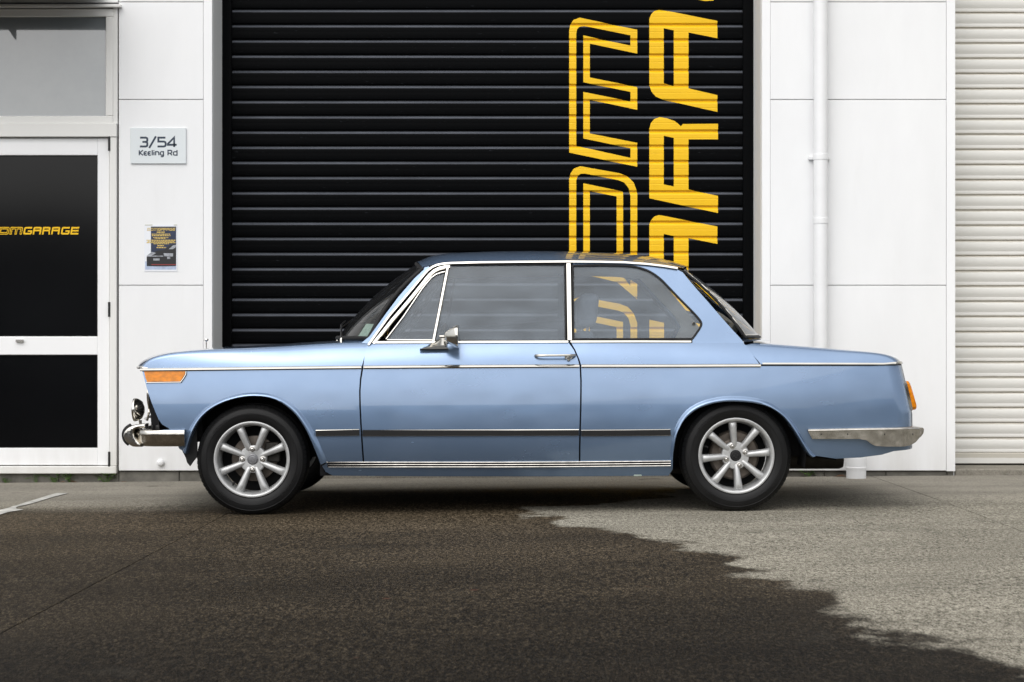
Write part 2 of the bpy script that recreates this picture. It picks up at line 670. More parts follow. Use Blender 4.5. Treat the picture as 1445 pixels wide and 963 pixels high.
    # vignette painted into the wet colour, darker towards the camera
    vign_ = nd(nt, 'ShaderNodeMapRange')
    vign_.inputs['From Min'].default_value = 4.2
    vign_.inputs['From Max'].default_value = 8.4
    vign_.inputs['To Min'].default_value = 0.16
    vign_.inputs['To Max'].default_value = 1.35
    nt.links.new(math_(nt, 'ADD', Y, math_(nt, 'MULTIPLY', blot2, 0.8)), vign_.inputs['Value'])
    wetc = mixc(nt, 1.0, wetc, vign_.outputs[0], 'MULTIPLY')
    col = mixc(nt, wet_shade, dry, wetc)
    # old oil drips and scuffs
    oil = noise(nt, coords(nt, scale=(1.0, 0.8, 1), loc=(7, 2, 0)), 3.1, 5, 0.6)
    col = mixc(nt, ramp(nt, oil, [(0.62, 0.0), (0.72, 0.45)]), col, (0.03, 0.027, 0.021))
    scf = noise(nt, coords(nt, scale=(0.5, 3.0, 1), loc=(1, 9, 0)), 2.2, 6, 0.65)
    col = mixc(nt, ramp(nt, scf, [(0.60, 0.0), (0.78, 0.35)]), col, mixc(nt, 0.5, col, (0.10, 0.092, 0.075)))
    # small rust coloured spots
    sp = noise(nt, v, 5.3, 1)
    col = mixc(nt, ramp(nt, sp, [(0.79, 0.0), (0.82, 0.5)]), col, (0.09, 0.03, 0.02))
    nt.links.new(col, b.inputs['Base Color'])
    rg = nd(nt, 'ShaderNodeMapRange')
    rg.inputs['To Min'].default_value = 0.9
    rg.inputs['To Max'].default_value = 0.70
    nt.links.new(wet_shade, rg.inputs['Value'])
    nt.links.new(rg.outputs[0], b.inputs['Roughness'])
    b.inputs['Specular IOR Level'].default_value = 0.07
    bump(nt, b, grain, 0.9, 0.008)
    return m
M['ground'] = ground_material()
M['gap'] = simple('joint_dirt', (0.03, 0.027, 0.02), 0.95, var=0.5, vscale=30)
M['linepaint'] = simple('worn_white_paint', (0.55, 0.54, 0.50), 0.8, var=0.5, vscale=14, bumps=(120, 0.5, 0.003))

mb = MB()
gp = [(-150, -150), (150, -150), (150, 60), (-150, 60)]
mb.add([(x, y, gz(x, y) - 0.03) for x, y in gp], [[0, 1, 2, 3]])
ground = mb.build('ground', M['gap'])
tag(ground, 'concrete yard, wet and dark in front of the car, dry to the right', 'ground', kind='structure')
J1 = [(-1.472, 11.6), (-1.475, 9.0), (-1.535, 5.1), (-1.60, -60)]
J2 = [(2.335, 11.6), (2.335, 9.0), (2.262, 5.1), (2.20, -60)]
def slab(pts):
    mbs = MB()
    n = len(pts)
    top = [(x, y, gz(x, y)) for x, y in pts]
    cx_, cy_ = sum(p[0] for p in pts) / n, sum(p[1] for p in pts) / n
    low = [(x, y, gz(x, y) - 0.028) for x, y in pts]
    fs = [list(range(n))] + [[i, i + n, (i + 1) % n + n, (i + 1) % n] for i in range(n)]
    mbs.add(*orient(top + low, fs))
    return mbs.build('slab', M['ground'], ground)
g = 0.0026
slab([(-90, -60)] + [(x - g, y) for x, y in reversed(J1)] + [(-90, 11.6)])
slab([(x + g, y) for x, y in J1[::-1]] + [(x - g, y) for x, y in J2])
slab([(x + g, y) for x, y in J2[::-1]] + [(90, 11.6), (90, -60)])

# painted bay line, chipped at its end
mb = MB()
zc = [8.55, 8.75, 8.93, 9.07, 9.12, 9.2, 9.26, 9.34, 9.5, 9.7, 9.9, 10.02, 10.12]
L_ = [-2.735, -2.737, -2.738, -2.737, -2.733, -2.728, -2.729, -2.728, -2.727, -2.727, -2.725, -2.724, -2.722]
R_ = [-2.655, -2.659, -2.657, -2.615, -2.668, -2.695, -2.700, -2.685, -2.675, -2.672, -2.668, -2.655, -2.65]
vs_ = []
for y, a, c in zip(zc, L_, R_):
    vs_ += [(a + random.uniform(-.004, .004), y, gz(a, y) + 0.004), (c, y, gz(c, y) + 0.004)]
mb.add(vs_, [[2 * i, 2 * i + 1, 2 * i + 3, 2 * i + 2] for i in range(len(zc) - 1)])
tag(mb.build('painted_line', M['linepaint']), 'short worn white painted bay line at the left', 'line', kind='structure')

# ------------------------------------------------------------------ workshop building
YW = 11.0      # face of the wall panels
YS = 11.4      # plane of the shutters
def bx(px, Y=YW):
    return (px - CX) * Y / FOC
def bz(py, Y=YW):
    return CAMZ - (py - CY) * Y / FOC

def wall_mat(name, col, streak=0.06):
    m, nt, b = newmat(name)
    n = noise(nt, coords(nt, scale=(1.0, 1.0, 0.35)), 3.0, 6, 0.6)
    n2 = noise(nt, coords(nt), 40.0, 3)
    f = ramp(nt, n, [(0.3, 1 - streak), (0.7, 1.0)])
    ge = nt.nodes.new('ShaderNodeNewGeometry')
    sz = nd(nt, 'ShaderNodeSeparateXYZ')
    nt.links.new(ge.outputs['Position'], sz.inputs[0])
    st = noise(nt, coords(nt, scale=(3.5, 1, 0.6)), 2.2, 6, 0.6)
    low = nd(nt, 'ShaderNodeMapRange')
    low.inputs['From Min'].default_value = 0.36
    low.inputs['From Max'].default_value = 0.02
    nt.links.new(sz.outputs[2], low.inputs['Value'])
    gr_ = math_(nt, 'MULTIPLY', low.outputs[0], ramp(nt, st, [(0.35, 0.0), (0.75, 0.26)]))
    c1 = mixc(nt, 1.0, col, f, 'MULTIPLY')
    c1 = mixc(nt, ramp(nt, st, [(0.60, 0.0), (0.85, 0.10)]), c1, (0.45, 0.42, 0.36))
    nt.links.new(mixc(nt, gr_, c1, (0.34, 0.31, 0.25)), b.inputs['Base Color'])
    b.inputs['Roughness'].default_value = 0.55
    b.inputs['Specular IOR Level'].default_value = 0.3
    bump(nt, b, n2, 0.08, 0.002)
    return m
M['wall'] = wall_mat('white_wall_paint', (0.80, 0.805, 0.81))
M['joint'] = wall_mat('joint_grey', (0.62, 0.62, 0.61))
M['trimw'] = wall_mat('white_trim', (0.82, 0.825, 0.83), 0.04)
M['reveal'] = wall_mat('grey_reveal_paint', (0.80, 0.81, 0.81), 0.08)
M['alu'] = wall_mat('cream_white_aluminium', (0.74, 0.735, 0.71), 0.05)
M['block'] = simple('concrete_block', (0.20, 0.19, 0.165), 0.9, var=0.5, vscale=9, bumps=(70, 0.8, 0.004))
M['void'] = simple('dark_interior', (0.01, 0.01, 0.01), 0.9, spec=0.1)
M['film'] = simple('black_window_film', (0.003, 0.0033, 0.004), 0.12, spec=0.2, var=0.3, vscale=2)
M['shut'] = simple('black_shutter_paint', (0.0030, 0.0032, 0.0038), 0.30, spec=0.6, var=0.4, vscale=5, rvar=0.2)
def lit_ledge_shutter():
    m, nt, b = newmat('black_shutter_paint')
    ge = nt.nodes.new('ShaderNodeNewGeometry')
    mpp = nd(nt, 'ShaderNodeMapping')
    mpp.inputs['Scale'].default_value = (0.6, 1, 5)
    nt.links.new(ge.outputs['Position'], mpp.inputs['Vector'])
    n = noise(nt, mpp.outputs[0], 4.0, 6, 0.65)
    sep = nd(nt, 'ShaderNodeSeparateXYZ')
    nt.links.new(ge.outputs['Normal'], sep.inputs[0])
    up = ramp(nt, sep.outputs[2], [(0.25, 0.0), (0.75, 1.0)])  # up-facing ledges painted pale: sky highlight put into the colour
    dust_sheen = math_(nt, 'MULTIPLY', up, ramp(nt, n, [(0.25, 0.55), (0.7, 1.0)]))
    spk = ramp(nt, noise(nt, mpp.outputs[0], 30.0, 2), [(0.72, 0.0), (0.80, 0.18)])
    col = mixc(nt, math_(nt, 'MAXIMUM', dust_sheen, spk), (0.0022, 0.0024, 0.0028), (0.115, 0.124, 0.145))
    nt.links.new(col, b.inputs['Base Color'])
    b.inputs['Roughness'].default_value = 0.34
    b.inputs['Specular IOR Level'].default_value = 0.03
    return m
M['shut'] = lit_ledge_shutter()
M['yellow'] = simple('yellow_vinyl', (0.84, 0.50, 0.006), 0.45, spec=0.3, var=0.06, vscale=3)
M['pipe'] = simple('white_pvc', (0.78, 0.785, 0.79), 0.4, var=0.05)
M['soffit'] = simple('dark_corrugated_soffit', (0.03, 0.03, 0.03), 0.7)

def shutter_white():
    m, nt, b = newmat('cream_shutter_paint')
    v = coords(nt)
    sep = nd(nt, 'ShaderNodeSeparateXYZ')
    nt.links.new(v, sep.inputs[0])
    ge = nt.nodes.new('ShaderNodeNewGeometry')
    n = noise(nt, ge.outputs['Position'], 9.0, 6, 0.65)
    dz_ = math_(nt, 'MULTIPLY_ADD', n, 0.012)
    nt.links.new(sep.outputs[2], dz_.node.inputs[2])
    dirt = ramp(nt, math_(nt, 'MULTIPLY', dz_, 10.0), [(0.04, 1.0), (0.17, 0.0), (0.96, 0.0), (1.06, 0.7)])
    col = mixc(nt, math_(nt, 'MULTIPLY', dirt, 0.75), (0.66, 0.65, 0.615), (0.33, 0.285, 0.20))
    nt.links.new(col, b.inputs['Base Color'])
    b.inputs['Roughness'].default_value = 0.5
    return m
M['shutw'] = shutter_white()

bld = empty('workshop_building', (0, YW, 0))
tag(bld, 'white panelled workshop building with a black and a cream roller shutter', 'building')
def bp(name, mb_, mat, parent=None):
    """part of the building; geometry given in world coordinates"""
    if parent is None:
        o = mb_.build(name, mat, bld)
        o.matrix_parent_inverse = Matrix.Translation((0, -YW, 0))
    else:
        o = mb_.build(name, mat, parent)
        o.matrix_parent_inverse = Matrix.Identity(4)
    return o
def bbx(name, a, mat, parent=None, bev=0.003):
    return bp(name, MB().add(*bbox(*a, b=bev)), mat, parent)

ZB, Z1, Z2, Z3, Z4, ZT = bz(665), bz(403), bz(140.8), bz(3), 4.35, 5.6
# backing wall behind the panel joints, with the openings left free
XL = bx(166.5)
xoL, xoR = bx(299.5), bx(1075)         # black shutter opening
xwL, xwR = bx(1348), bx(1348) + 3.6    # cream shutter opening
backs = [(XL + 0.004, xoL - 0.006, YW + 0.012, YS + 0.1, ZB + 0.004, Z4), (xoR + 0.006, xwL - 0.006, YW + 0.012, YS + 0.1, ZB + 0.004, Z4),
         (-9, xwR + 3, YW + 0.012, YS + 0.1, Z4, ZT), (xwR + 0.006, xwR + 3, YW + 0.012, YS + 0.1, 0.1, Z4), (-9, -3.75, YW + 0.012, YS + 0.1, -0.2, Z4)]
for a in backs:
    bp('backing_wall', MB().add(*box(*a)), M['joint'])
bp('building_mass', MB().add(*box(-9, xwR + 3, YS + 0.25, YS + 9, -0.3, ZT - 0.05)), M['void'])
gp_ = 0.0028
def panels(x0, x1, zs):
    for a, c in zip(zs[:-1], zs[1:]):
        bbx('wall_panel', (x0 + gp_ * .4, x1 - gp_ * .4, YW, YW + 0.02, a + gp_, c - gp_), M['wall'], bev=0.002)
panels(XL + 0.004, bx(287), [ZB, Z1, Z2, Z3, Z4])
panels(bx(1087), bx(1335.5), [ZB, Z1, Z2, Z3, Z4])
for x0, x1 in ((bx(287), xoL), (xoR, bx(1087)), (bx(1335.5), xwL)):
    bbx('corner_trim', (x0 + 0.001, x1, YW - 0.002, YW + 0.03, ZB - 0.002, Z4 - 0.002), M['trimw'], bev=0.002)
panels(-9, -3.755, [0.0, Z1, Z2, Z3, Z4])
panels(xwR + 0.01, xwR + 3, [ZB, Z1, Z2, Z3, Z4])
for i in range(8):
    w = (xwR + 12) / 8
    bbx('wall_panel', (-9 + w * i + gp_, -9 + w * (i + 1) - gp_, YW, YW + 0.02, Z4 + gp_, ZT - 0.004), M['wall'], bev=0.002)
bbx('parapet_cap', (-9.05, xwR + 3.05, YW - 0.04, YS + 0.3, ZT, ZT + 0.05), M['trimw'])
# reveals of the black shutter opening and the head above it
bbx('reveal', (xoL - 0.004, xoL + 0.0015, YW + 0.0305, YS + 0.05, -0.12, Z4), M['reveal'], bev=0.0005)
bbx('reveal', (xoR - 0.0015, xoR + 0.004, YW + 0.0305, YS + 0.05, -0.08, Z4), M['reveal'], bev=0.0005)
bbx('reveal', (xwL - 0.004, xwL + 0.0015, YW + 0.0305, YS + 0.05, -0.08, Z4), M['reveal'], bev=0.0005)

# plinth of concrete blocks under the panels and the entry door
def plinth(x0, x1, step, zt):
    x = x0
    while x < x1 - 0.02:
        w = min(step * random.uniform(0.97, 1.03), x1 - x)
        yy = YW + 0.022 + random.uniform(-.003, .003)
        bbx('plinth_block', (x + 0.0015, x + w - 0.0015, yy, YW + 0.2, -0.16, zt - 0.003), M['block'], bev=0.005)
        x += w
    bp('plinth_core', MB().add(*box(x0, x1, YW + 0.032, YW + 0.21, -0.16, zt - 0.006)), M['gap'])
plinth(-4.6, XL, 0.41, bz(668.5) + 0.002)
plinth(XL, xoL - 0.002, 0.40, ZB)
plinth(xoR + 0.002, xwL - 0.004, 0.40, ZB)
# raised concrete threshold in front of the cream shutter
bp('threshold', MB().add(*bbox(xwL + 0.004, xwR, YW + 0.02, YS + 0.2, -0.15, bz(656.5, YS), b=0.006)), M['ground'])
bp('threshold', MB().add(*bbox(xoL + 0.004, xoR - 0.004, YW + 0.14, YS + 0.2, -0.15, 0.018, b=0.006)), M['ground'])

# --- roller shutters
PITCH = 0.1022
BPROF = [(0.0, -0.005), (0.0025, 0.007), (0.007, 0.0115), (0.044, 0.0125), (0.048, 0.0112), (0.052, 0.0125), (0.074, 0.0125),
         (0.079, 0.0112), (0.084, 0.0075), (0.090, 0.0010), (0.096, -0.0045), (PITCH, -0.005)]
WPROF = [(0.0, -0.006), (0.003, 0.003), (0.008, 0.006), (0.020, 0.0065), (0.026, 0.003), (0.032, 0.0045), (0.045, 0.010), (0.062, 0.0125), (0.080, 0.011), (0.093, 0.006), (0.099, 0.0), (PITCH, -0.006)]
def slat_mesh(prof, x0, x1, name, mat):
    mb_ = MB()
    vs_ = []
    for x in (x0, x1):
        for z, o_ in prof:
            vs_.append((x, -o_, z))
    m_ = len(prof)
    fs = [[k, m_ + k, m_ + k + 1, k + 1] for k in range(m_ - 1)]
    mb_.add(vs_, fs, 'smooth', 50)
    o = mb_.build(name, mat, None)
    return o
def shutter(x0, x1, z0, z1, prof, mat, label):
    root_mb = MB().add(*bbox(x0, x1, YS - 0.012, YS + 0.03, z0 - 0.07, z0 + 0.002, b=0.004))
    root = bp('roller_shutter', root_mb, mat)      # the bottom bar carries the curtain
    root['label'] = label
    first = slat_mesh(prof, x0, x1, 'slat', mat)
    k = 0
    z = z0
    while z < z1:
        o = first if k == 0 else first.copy()
        if k:
            scene.collection.objects.link(o)
        o.parent = root
        o.location = (0, YS, z)
        o.rotation_euler = (R(random.uniform(-0.35, 0.35)), 0, 0)
        z += PITCH
        k += 1
    return root
gw = 15 * YS / FOC
xbl, xbr = bx(313, YS), bx(1062.5, YS)
ZS0 = 3.0095 - 29 * PITCH
bsh = shutter(xbl, xbr, ZS0, 4.5, BPROF, M['shut'], 'black roller shutter with large yellow lettering')
for a, c in ((xbl, xbl + gw), (xbr - gw, xbr)):
    bp('guide_rail', MB().add(*bbox(a, c, YS - 0.035, YS + 0.05, -0.1, 4.5, b=0.004)), M['shut'], bsh)
ZW0 = bz(639.7, YS)
wsh = shutter(xwL + 0.004, xwR - 0.004, ZW0, 4.5, WPROF, M['shutw'], 'cream white roller shutter')

# --- lettering: measured in units of the big sign (x to the right, y down on the wall)
def arc_pts(*p):
    return list(p)
G_UV = [(300, 233), (60, 233), (20, 220), (2, 190), (0, 45), (8, 15), (45, 0), (285, 0), (312, 15), (322, 45), (322, 128), (160, 128), (160, 85), (262, 85), (262, 52), (60, 52), (60, 183), (300, 183)]
E_UV = [(0, 0), (300, 0), (300, 50), (60, 50), (60, 92), (290, 92), (290, 140), (60, 140), (60, 183), (300, 183), (300, 233), (0, 233)]
def uv(poly, yb):
    return [(657 - v_, yb - (u + 0.21 * v_)) for u, v_ in poly]
A_O = [(424, 66), (430, 51), (441, 39), (457, 34), (475, 37), (655, 73), (655, 132), (557, 112), (557, 302), (655, 325), (655, 382), (470, 340), (446, 330), (431, 313), (424, 290)]
A_H = [(473, 98), (507, 105), (507, 293), (473, 285)]
R_O = [(424, 440), (429, 420), (441, 406), (460, 399), (485, 404), (510, 413), (524, 424), (531, 431), (538, 423), (657, 422), (657, 475), (557, 475), (557, 645), (657, 667), (657, 725), (424, 675)]
R_H = [(473, 463), (507, 470), (507, 635), (473, 628)]
M_O = [(152, 520), (152, 105), (156, 85), (166, 70), (188, 62), (383, 103), (383, 184), (222, 150), (222, 265), (383, 297), (383, 375), (222, 340), (222, 455), (383, 487), (383, 568)]
M_H = [(176, 497), (176, 116), (179, 101), (187, 92), (204, 90), (360, 122), (360, 157), (200, 122), (200, 281), (360, 314), (360, 346), (200, 314), (200, 472), (360, 505), (360, 538)]
D_O = [(152, 925), (152, 610), (157, 590), (168, 574), (190, 566), (322, 590), (350, 600), (371, 622), (383, 655), (383, 1018), (315, 960), (250, 944)]
D_H = [(176, 908), (176, 614), (181, 600), (190, 592), (205, 591), (318, 613), (339, 622), (354, 641), (360, 668), (360, 972), (332, 938), (250, 921)]
D_O2 = [(200, 893), (200, 624), (335, 652), (335, 922)]
D_H2 = [(222, 872), (222, 650), (313, 669), (313, 890)]
J_O = [(x, y + 443) for x, y in D_O[1:9]] + [(383, 1400), (152, 1352)]
J_H = [(x, y + 443) for x, y in D_H[1:9]] + [(360, 1370), (176, 1332)]
J_O2 = [(200, 1320), (200, 1067), (335, 1095), (335, 1348)]
J_H2 = [(222, 1297), (222, 1093), (313, 1112), (313, 1316)]
A2 = [[(x, y + 698) for x, y in q] for q in (A_O, A_H)]
WORD = [('A', [A_O, A_H]), ('R', [R_O, R_H]), ('A', A2), ('G', [uv(G_UV, 1436)]), ('G', [uv(G_UV, 15)]), ('E', [uv(E_UV, -345)]),
        ('M', [M_O, M_H]), ('D', [D_O, D_H, None, D_O2, D_H2]), ('J', [J_O, J_H, None, J_O2, J_H2])]
def split_none(loops):
    out, cur = [], []
    for l in loops:
        if l is None:
            out.append(cur)
            cur = []
        else:
            cur.append(l)
    return out + [cur]
def sprof(z):
    t = (z - ZS0) % PITCH
    for (a, o1), (c, o2) in zip(BPROF[:-1], BPROF[1:]):
        if a <= t <= c:
            return o1 + (o2 - o1) * (t - a) / (c - a)
    return BPROF[-1][1]
def big(p):
    return ((740 + p[0] / 2.408 - CX) * YS / FOC, CAMZ - (p[1] / 2.408 - CY) * YS / FOC)
for nm, loops in WORD:
    mb_ = MB()
    for grp in split_none(loops):
        lp = [[big(p) for p in l] for l in grp]
        zs = [p[1] for p in lp[0]]
        cuts = []
        k0 = int((min(zs) - ZS0) / PITCH) - 1
        for k in range(k0, k0 + 30):
            for z, _ in BPROF[:-1]:
                zz = ZS0 + k * PITCH + z
                if min(zs) < zz < max(zs):
                    cuts.append(zz)
        pts, fs, _ = poly_fill(lp, (), cuts)
        # faces per band so that both sides of a slat joint keep their own depth
        vs_, ff = [], []
        for f in fs:
            zc_ = sum(pts[k][1] for k in f) / len(f)
            base = len(vs_)
            for k in f:
                x, z = pts[k]
                z2 = zc_ + (z - zc_) * 0.9999
                vs_.append((x, YS - sprof(z2) - 0.0015, z))
            ff.append([base + j for j in range(len(f))])
        mb_.add(vs_, ff, 'flat')
    bp('letter', mb_, M['yellow'], bsh)

# --- entry door and fanlight window at the left
xs_o = bx(165)          # outer edge of the frame
xs_l = bx(154)          # edge of the leaf
xd0 = -3.62             # left edge of the leaf, outside the picture
zsill, zlb, zlt = bz(668.5), bz(657), bz(195)
fr = MB()
fr.add(*bbox(xs_l + 0.006, xs_o, YW - 0.012, YW + 0.09, zsill + 0.05, bz(181), b=0.003))
fr.add(*bbox(xd0 - 0.06, xd0 - 0.006, YW - 0.012, YW + 0.09, zsill + 0.05, bz(181), b=0.003))
door = bp('entry_door', fr, M['alu'])
door['label'] = 'white framed entry door with black film on its glass'
bp('door_sill', MB().add(*bbox(xd0 - 0.06, xs_o, YW - 0.02, YW + 0.1, zsill, zsill + 0.048, b=0.004)), M['alu'], door)
bp('transom', MB().add(*bbox(xd0 - 0.06, xs_o + 0.002, YW - 0.02, YW + 0.09, zlt + 0.006, bz(174.5), b=0.003)), M['alu'], door)
yl = YW + 0.012
bp('stile', MB().add(*bbox(bx(137), xs_l, yl, yl + 0.045, zlb, zlt, b=0.003)), M['trimw'], door)
bp('stile', MB().add(*bbox(xd0, xd0 + 0.08, yl, yl + 0.045, zlb, zlt, b=0.003)), M['trimw'], door)
for za, zb_ in ((bz(219), zlt - 0.001), (bz(501), bz(475)), (zlb + 0.001, bz(632.5))):
    bp('rail', MB().add(*bbox(xd0 + 0.08, bx(137), yl + 0.001, yl + 0.044, za, zb_, b=0.003)), M['trimw'], door)
for za, zb_ in ((bz(475), bz(219)), (bz(632.5), bz(501))):
    bp('pane', MB().add(*box(xd0 + 0.07, bx(136), yl + 0.018, yl + 0.026, za - 0.01, zb_ + 0.01)), M['film'], door)
    bead = MB()
    for a in ((xd0 + 0.08, bx(136.8), za, za + 0.004), (xd0 + 0.08, bx(136.8), zb_ - 0.004, zb_), (bx(136.8) - 0.005, bx(136.8), za + 0.004, zb_ - 0.004)):
        bead.add(*box(a[0], a[1], yl + 0.006, yl + 0.018, a[2], a[3]))
    bp('glazing_bead', bead, M['rubber'], door)
for zc_ in (bz(203), bz(437), bz(648)):
    bp('hinge', MB().add(*lathe([(0.0, -0.048), (0.008, -0.048), (0.008, 0.048), (0.0, 0.048)], 10, (xs_l + 0.003, YW - 0.012, zc_), 'z'), 'smooth', 40), M['plastic'], door)
bp('door_latch', MB().add(*bbox(bx(22), bx(33), YW - 0.006, yl + 0.002, bz(483), bz(479.5), b=0.002)), M['steel'], door)
# door gap shadow line is a real gap: dark backing
bp('door_backing', MB().add(*box(xd0 - 0.06, xs_o - 0.004, YW + 0.092, YW + 0.13, zsill + 0.02, bz(176))), M['void'], door)

# small version of the same wordmark on the door film
def small_logo(mat, parent, x_left, z_bottom, h, y, lim_x=None, name='letter'):
    k = h / 233.0
    order = [('J', [J_O, J_H, None, J_O2, J_H2], 383), ('D', [D_O, D_H, None, D_O2, D_H2], 383), ('M', [M_O, M_H], 383)]
    right = [('G', [uv(G_UV, 1436)]), ('A', A2), ('R', [R_O, R_H]), ('A', [A_O, A_H]), ('G', [uv(G_UV, 15)]), ('E', [uv(E_UV, -345)])]
    objs = []
    # reading direction u = -y, letter height v = xmax - x
    u_shift = 1436 - 62 + 10
    for nm, loops, xm in order:
        objs.append((nm, [None if l is None else [((-p[1]) - u_shift, (383 - p[0])) for p in l] for l in loops]))
    for nm, loops in right:
        objs.append((nm, [None if l is None else [(-p[1], 657 - p[0]) for p in l] for l in loops]))
    u0 = min(p[0] for nm, ls in objs for l in ls if l for p in l)
    for nm, ls in objs:
        mb_ = MB()
        vis = False
        for grp in split_none(ls):
            lp = [[(x_left + (p[0] - u0) * k * 0.815, z_bottom + p[1] * k) for p in l] for l in grp]
            if max(p[0] for p in lp[0]) > -1e9:
                vis = True
            pts, fs, _ = poly_fill(lp)
            mb_.add([(x, y, z) for x, z in pts], fs)
        yield nm, mb_
Lw = 0.0
h_logo = (331 - 320.3) * YW / FOC
tot = (1436 + 62 + 0)  # letters' total run is fitted so that the E ends at px 110
k_ = h_logo / 233 * 0.815
# run from J's left edge to E's right edge in sign units
run = (345 + 300 + 49) + 1436 - 62 + 10 + 1400
x_left = bx(110.5) - run * k_
for nm, mb_ in small_logo(M['yellow'], door, x_left, bz(330.8), h_logo, yl + 0.0165):
    bp('letter', mb_, M['yellow'], door)

wf = MB()
zt_, zb_ = bz(24), bz(164)
xr_ = bx(149.5)
for a in ((xd0 - 0.02, bx(160), bz(175), zb_), (xd0 - 0.02, bx(160), zt_, bz(13)), (xr_, bx(160), zb_ + 0.0005, zt_ - 0.0005), (xd0 - 0.02, xd0 + 0.03, zb_ + 0.0005, zt_ - 0.0005)):
    wf.add(*bbox(a[0], a[1], YW - 0.008, YW + 0.06, a[2], a[3], b=0.004))
win = bp('fanlight_window', wf, M['alu'])
def pane_mat():
    m, nt, b = newmat('grey_window_glass')
    n = noise(nt, coords(nt), 2.5, 6, 0.6)
    nt.links.new(ramp(nt, n, [(0.3, (0.15, 0.17, 0.18)), (0.7, (0.20, 0.215, 0.22))]), b.inputs['Base Color'])  # grey of the reflected sky put into the base colour
    b.inputs['Roughness'].default_value = 0.05
    b.inputs['Specular IOR Level'].default_value = 0.9
    b.inputs['Coat Weight'].default_value = 1.0
    b.inputs['Coat Roughness'].default_value = 0.02
    return m
M['pane'] = pane_mat()
bp('pane', MB().add(*box(xd0 + 0.02, xr_ + 0.004, YW + 0.012, YW + 0.02, zb_ - 0.005, zt_ + 0.005)), M['pane'], win)
bp('window_frame', MB().add(*bbox(bx(160), bx(166), YW - 0.004, YW + 0.05, bz(176), bz(8), b=0.002)), M['alu'], win)
bp('head_flashing', MB().add(*bbox(xd0 - 0.05, bx(172), YW - 0.035, YW + 0.05, bz(11.5), bz(7.5), b=0.002)), M['alu'], win)
bbx('wall_panel', (-3.75, XL, YW + 0.001, YW + 0.06, bz(3.5), Z4 - 0.004), M['wall'], bev=0.002)
bp('backing_wall', MB().add(*box(-3.76, XL, YW + 0.14, YW + 0.3, 0, Z4)), M['void'])
bbx('door_mullion', (-3.752, xd0 - 0.062, YW, YW + 0.12, 0.0, bz(5)), M['trimw'])
# canopy over the entry, above the picture; the fanlight mirrors its dark underside
mbc = MB()
zc0 = 3.02
n_ = 46
vs_ = []
for i in range(n_ * 2 + 1):
    x = -5.6 + i * (2.95 / (n_ * 2))
    zz = zc0 + (0.02 if i % 2 else 0)
    vs_ += [(x, YW - 0.6, zz), (x, YW - 0.002, zz + 0.13)]
mbc.add(vs_, [[2 * i, 2 * i + 1, 2 * i + 3, 2 * i + 2] for i in range(n_ * 2)])
can = bp('canopy', mbc, M['soffit'])
bp('canopy_fascia', MB().add(*bbox(-5.62, -2.63, YW - 0.63, YW - 0.6, zc0 - 0.004, zc0 + 0.14)), M['reveal'], can)
pl = MB()
tri = [(YW - 0.599, zc0), (YW - 0.599, zc0 - 0.075), (YW - 0.20, zc0 + 0.03)]
pl.add([(-3.41, y, z) for y, z in tri] + [(-3.40, y, z) for y, z in tri], [[0, 1, 2], [5, 4, 3], [0, 3, 4, 1], [1, 4, 5, 2], [2, 5, 3, 0]])
bp('bracket', pl, M['soffit'], can)

# --- downpipe, cover cap
xp = bx(1158, 10.93)
dp = MB()
dp.add(*tube([(xp, 10.93, 4.3), (xp, 10.93, 2.0), (xp, 10.93, 0.52), (xp + 0.03, 10.92, 0.46), (xp + 0.17, 10.88, 0.30), (xp + 0.215, 10.86, 0.24), (xp + 0.215, 10.86, 0.05)], 0.045, 20), 'smooth', 40)
pipe = bp('downpipe', dp, M['pipe'])
for zc_ in (bz(222, 10.93), bz(312, 10.93)):
    bp('pipe_collar', MB().add(*lathe([(0.0455, -0.02), (0.048, -0.017), (0.048, 0.017), (0.0455, 0.02)], 22, (xp, 10.93, zc_), 'z'), 'smooth', 40), M['pipe'], pipe)
bp('pipe_bracket', MB().add(*bbox(xp - 0.07, xp + 0.07, 10.975, 10.999, bz(222, 10.93) - 0.012, bz(222, 10.93) + 0.012)), M['pipe'], pipe)
bp('pipe_socket', MB().add(*lathe([(0.046, 0.14), (0.060, 0.135), (0.063, 0.12), (0.063, 0.072), (0.066, 0.068), (0.066, 0.055), (0.063, 0.05), (0.063, -0.06)], 24, (xp + 0.215, 10.86, 0.0), 'z'), 'smooth', 35), M['pipe'], pipe)
bp('cover_cap', MB().add(*lathe([(0.0, 0.0), (0.014, 0.001), (0.021, 0.006), (0.023, 0.014), (0.023, 0.03)], 18, (bx(227), YW - 0.025, bz(653)), 'y'), 'smooth', 50), M['pipe'])

# ------------------------------------------------------------------ unseen warehouse added behind the camera as a dark horizon for reflections
M['clad'] = simple('added_brown_grey_cladding', (0.085, 0.085, 0.08), 0.7, var=0.3, vscale=2)
M['cladd'] = simple('added_grey_door_paint', (0.30, 0.31, 0.32), 0.6, var=0.2, vscale=2)
opp = empty('added_warehouse', (0, -16, gz(0, -16)))
tag(opp, 'dark clad warehouse added unseen behind the camera for reflections', 'warehouse')
def op(name, a, mat):
    mbq = MB(); mbq.add(*box(*a))
    return child(name, mbq, mat, opp)
def child(name, mb_, mat, par):
    o = mb_.build(name, mat, par)
    o.matrix_parent_inverse = Matrix.Translation(par.location).inverted()
    return o
for x0, x1, hgt in ((-34, -9.5, 3.7), (-9.4, -3.2, 2.7), (-3.1, 4.6, 3.25), (4.7, 11.5, 2.5), (11.6, 34, 3.9)):
    op('wall', (x0, x1, -28, -16, -0.5, hgt), M['clad'])
    op('roof', (x0 - 0.02, x1 + 0.02, -28.4, -15.8, hgt, hgt + 0.16), M['reveal'])
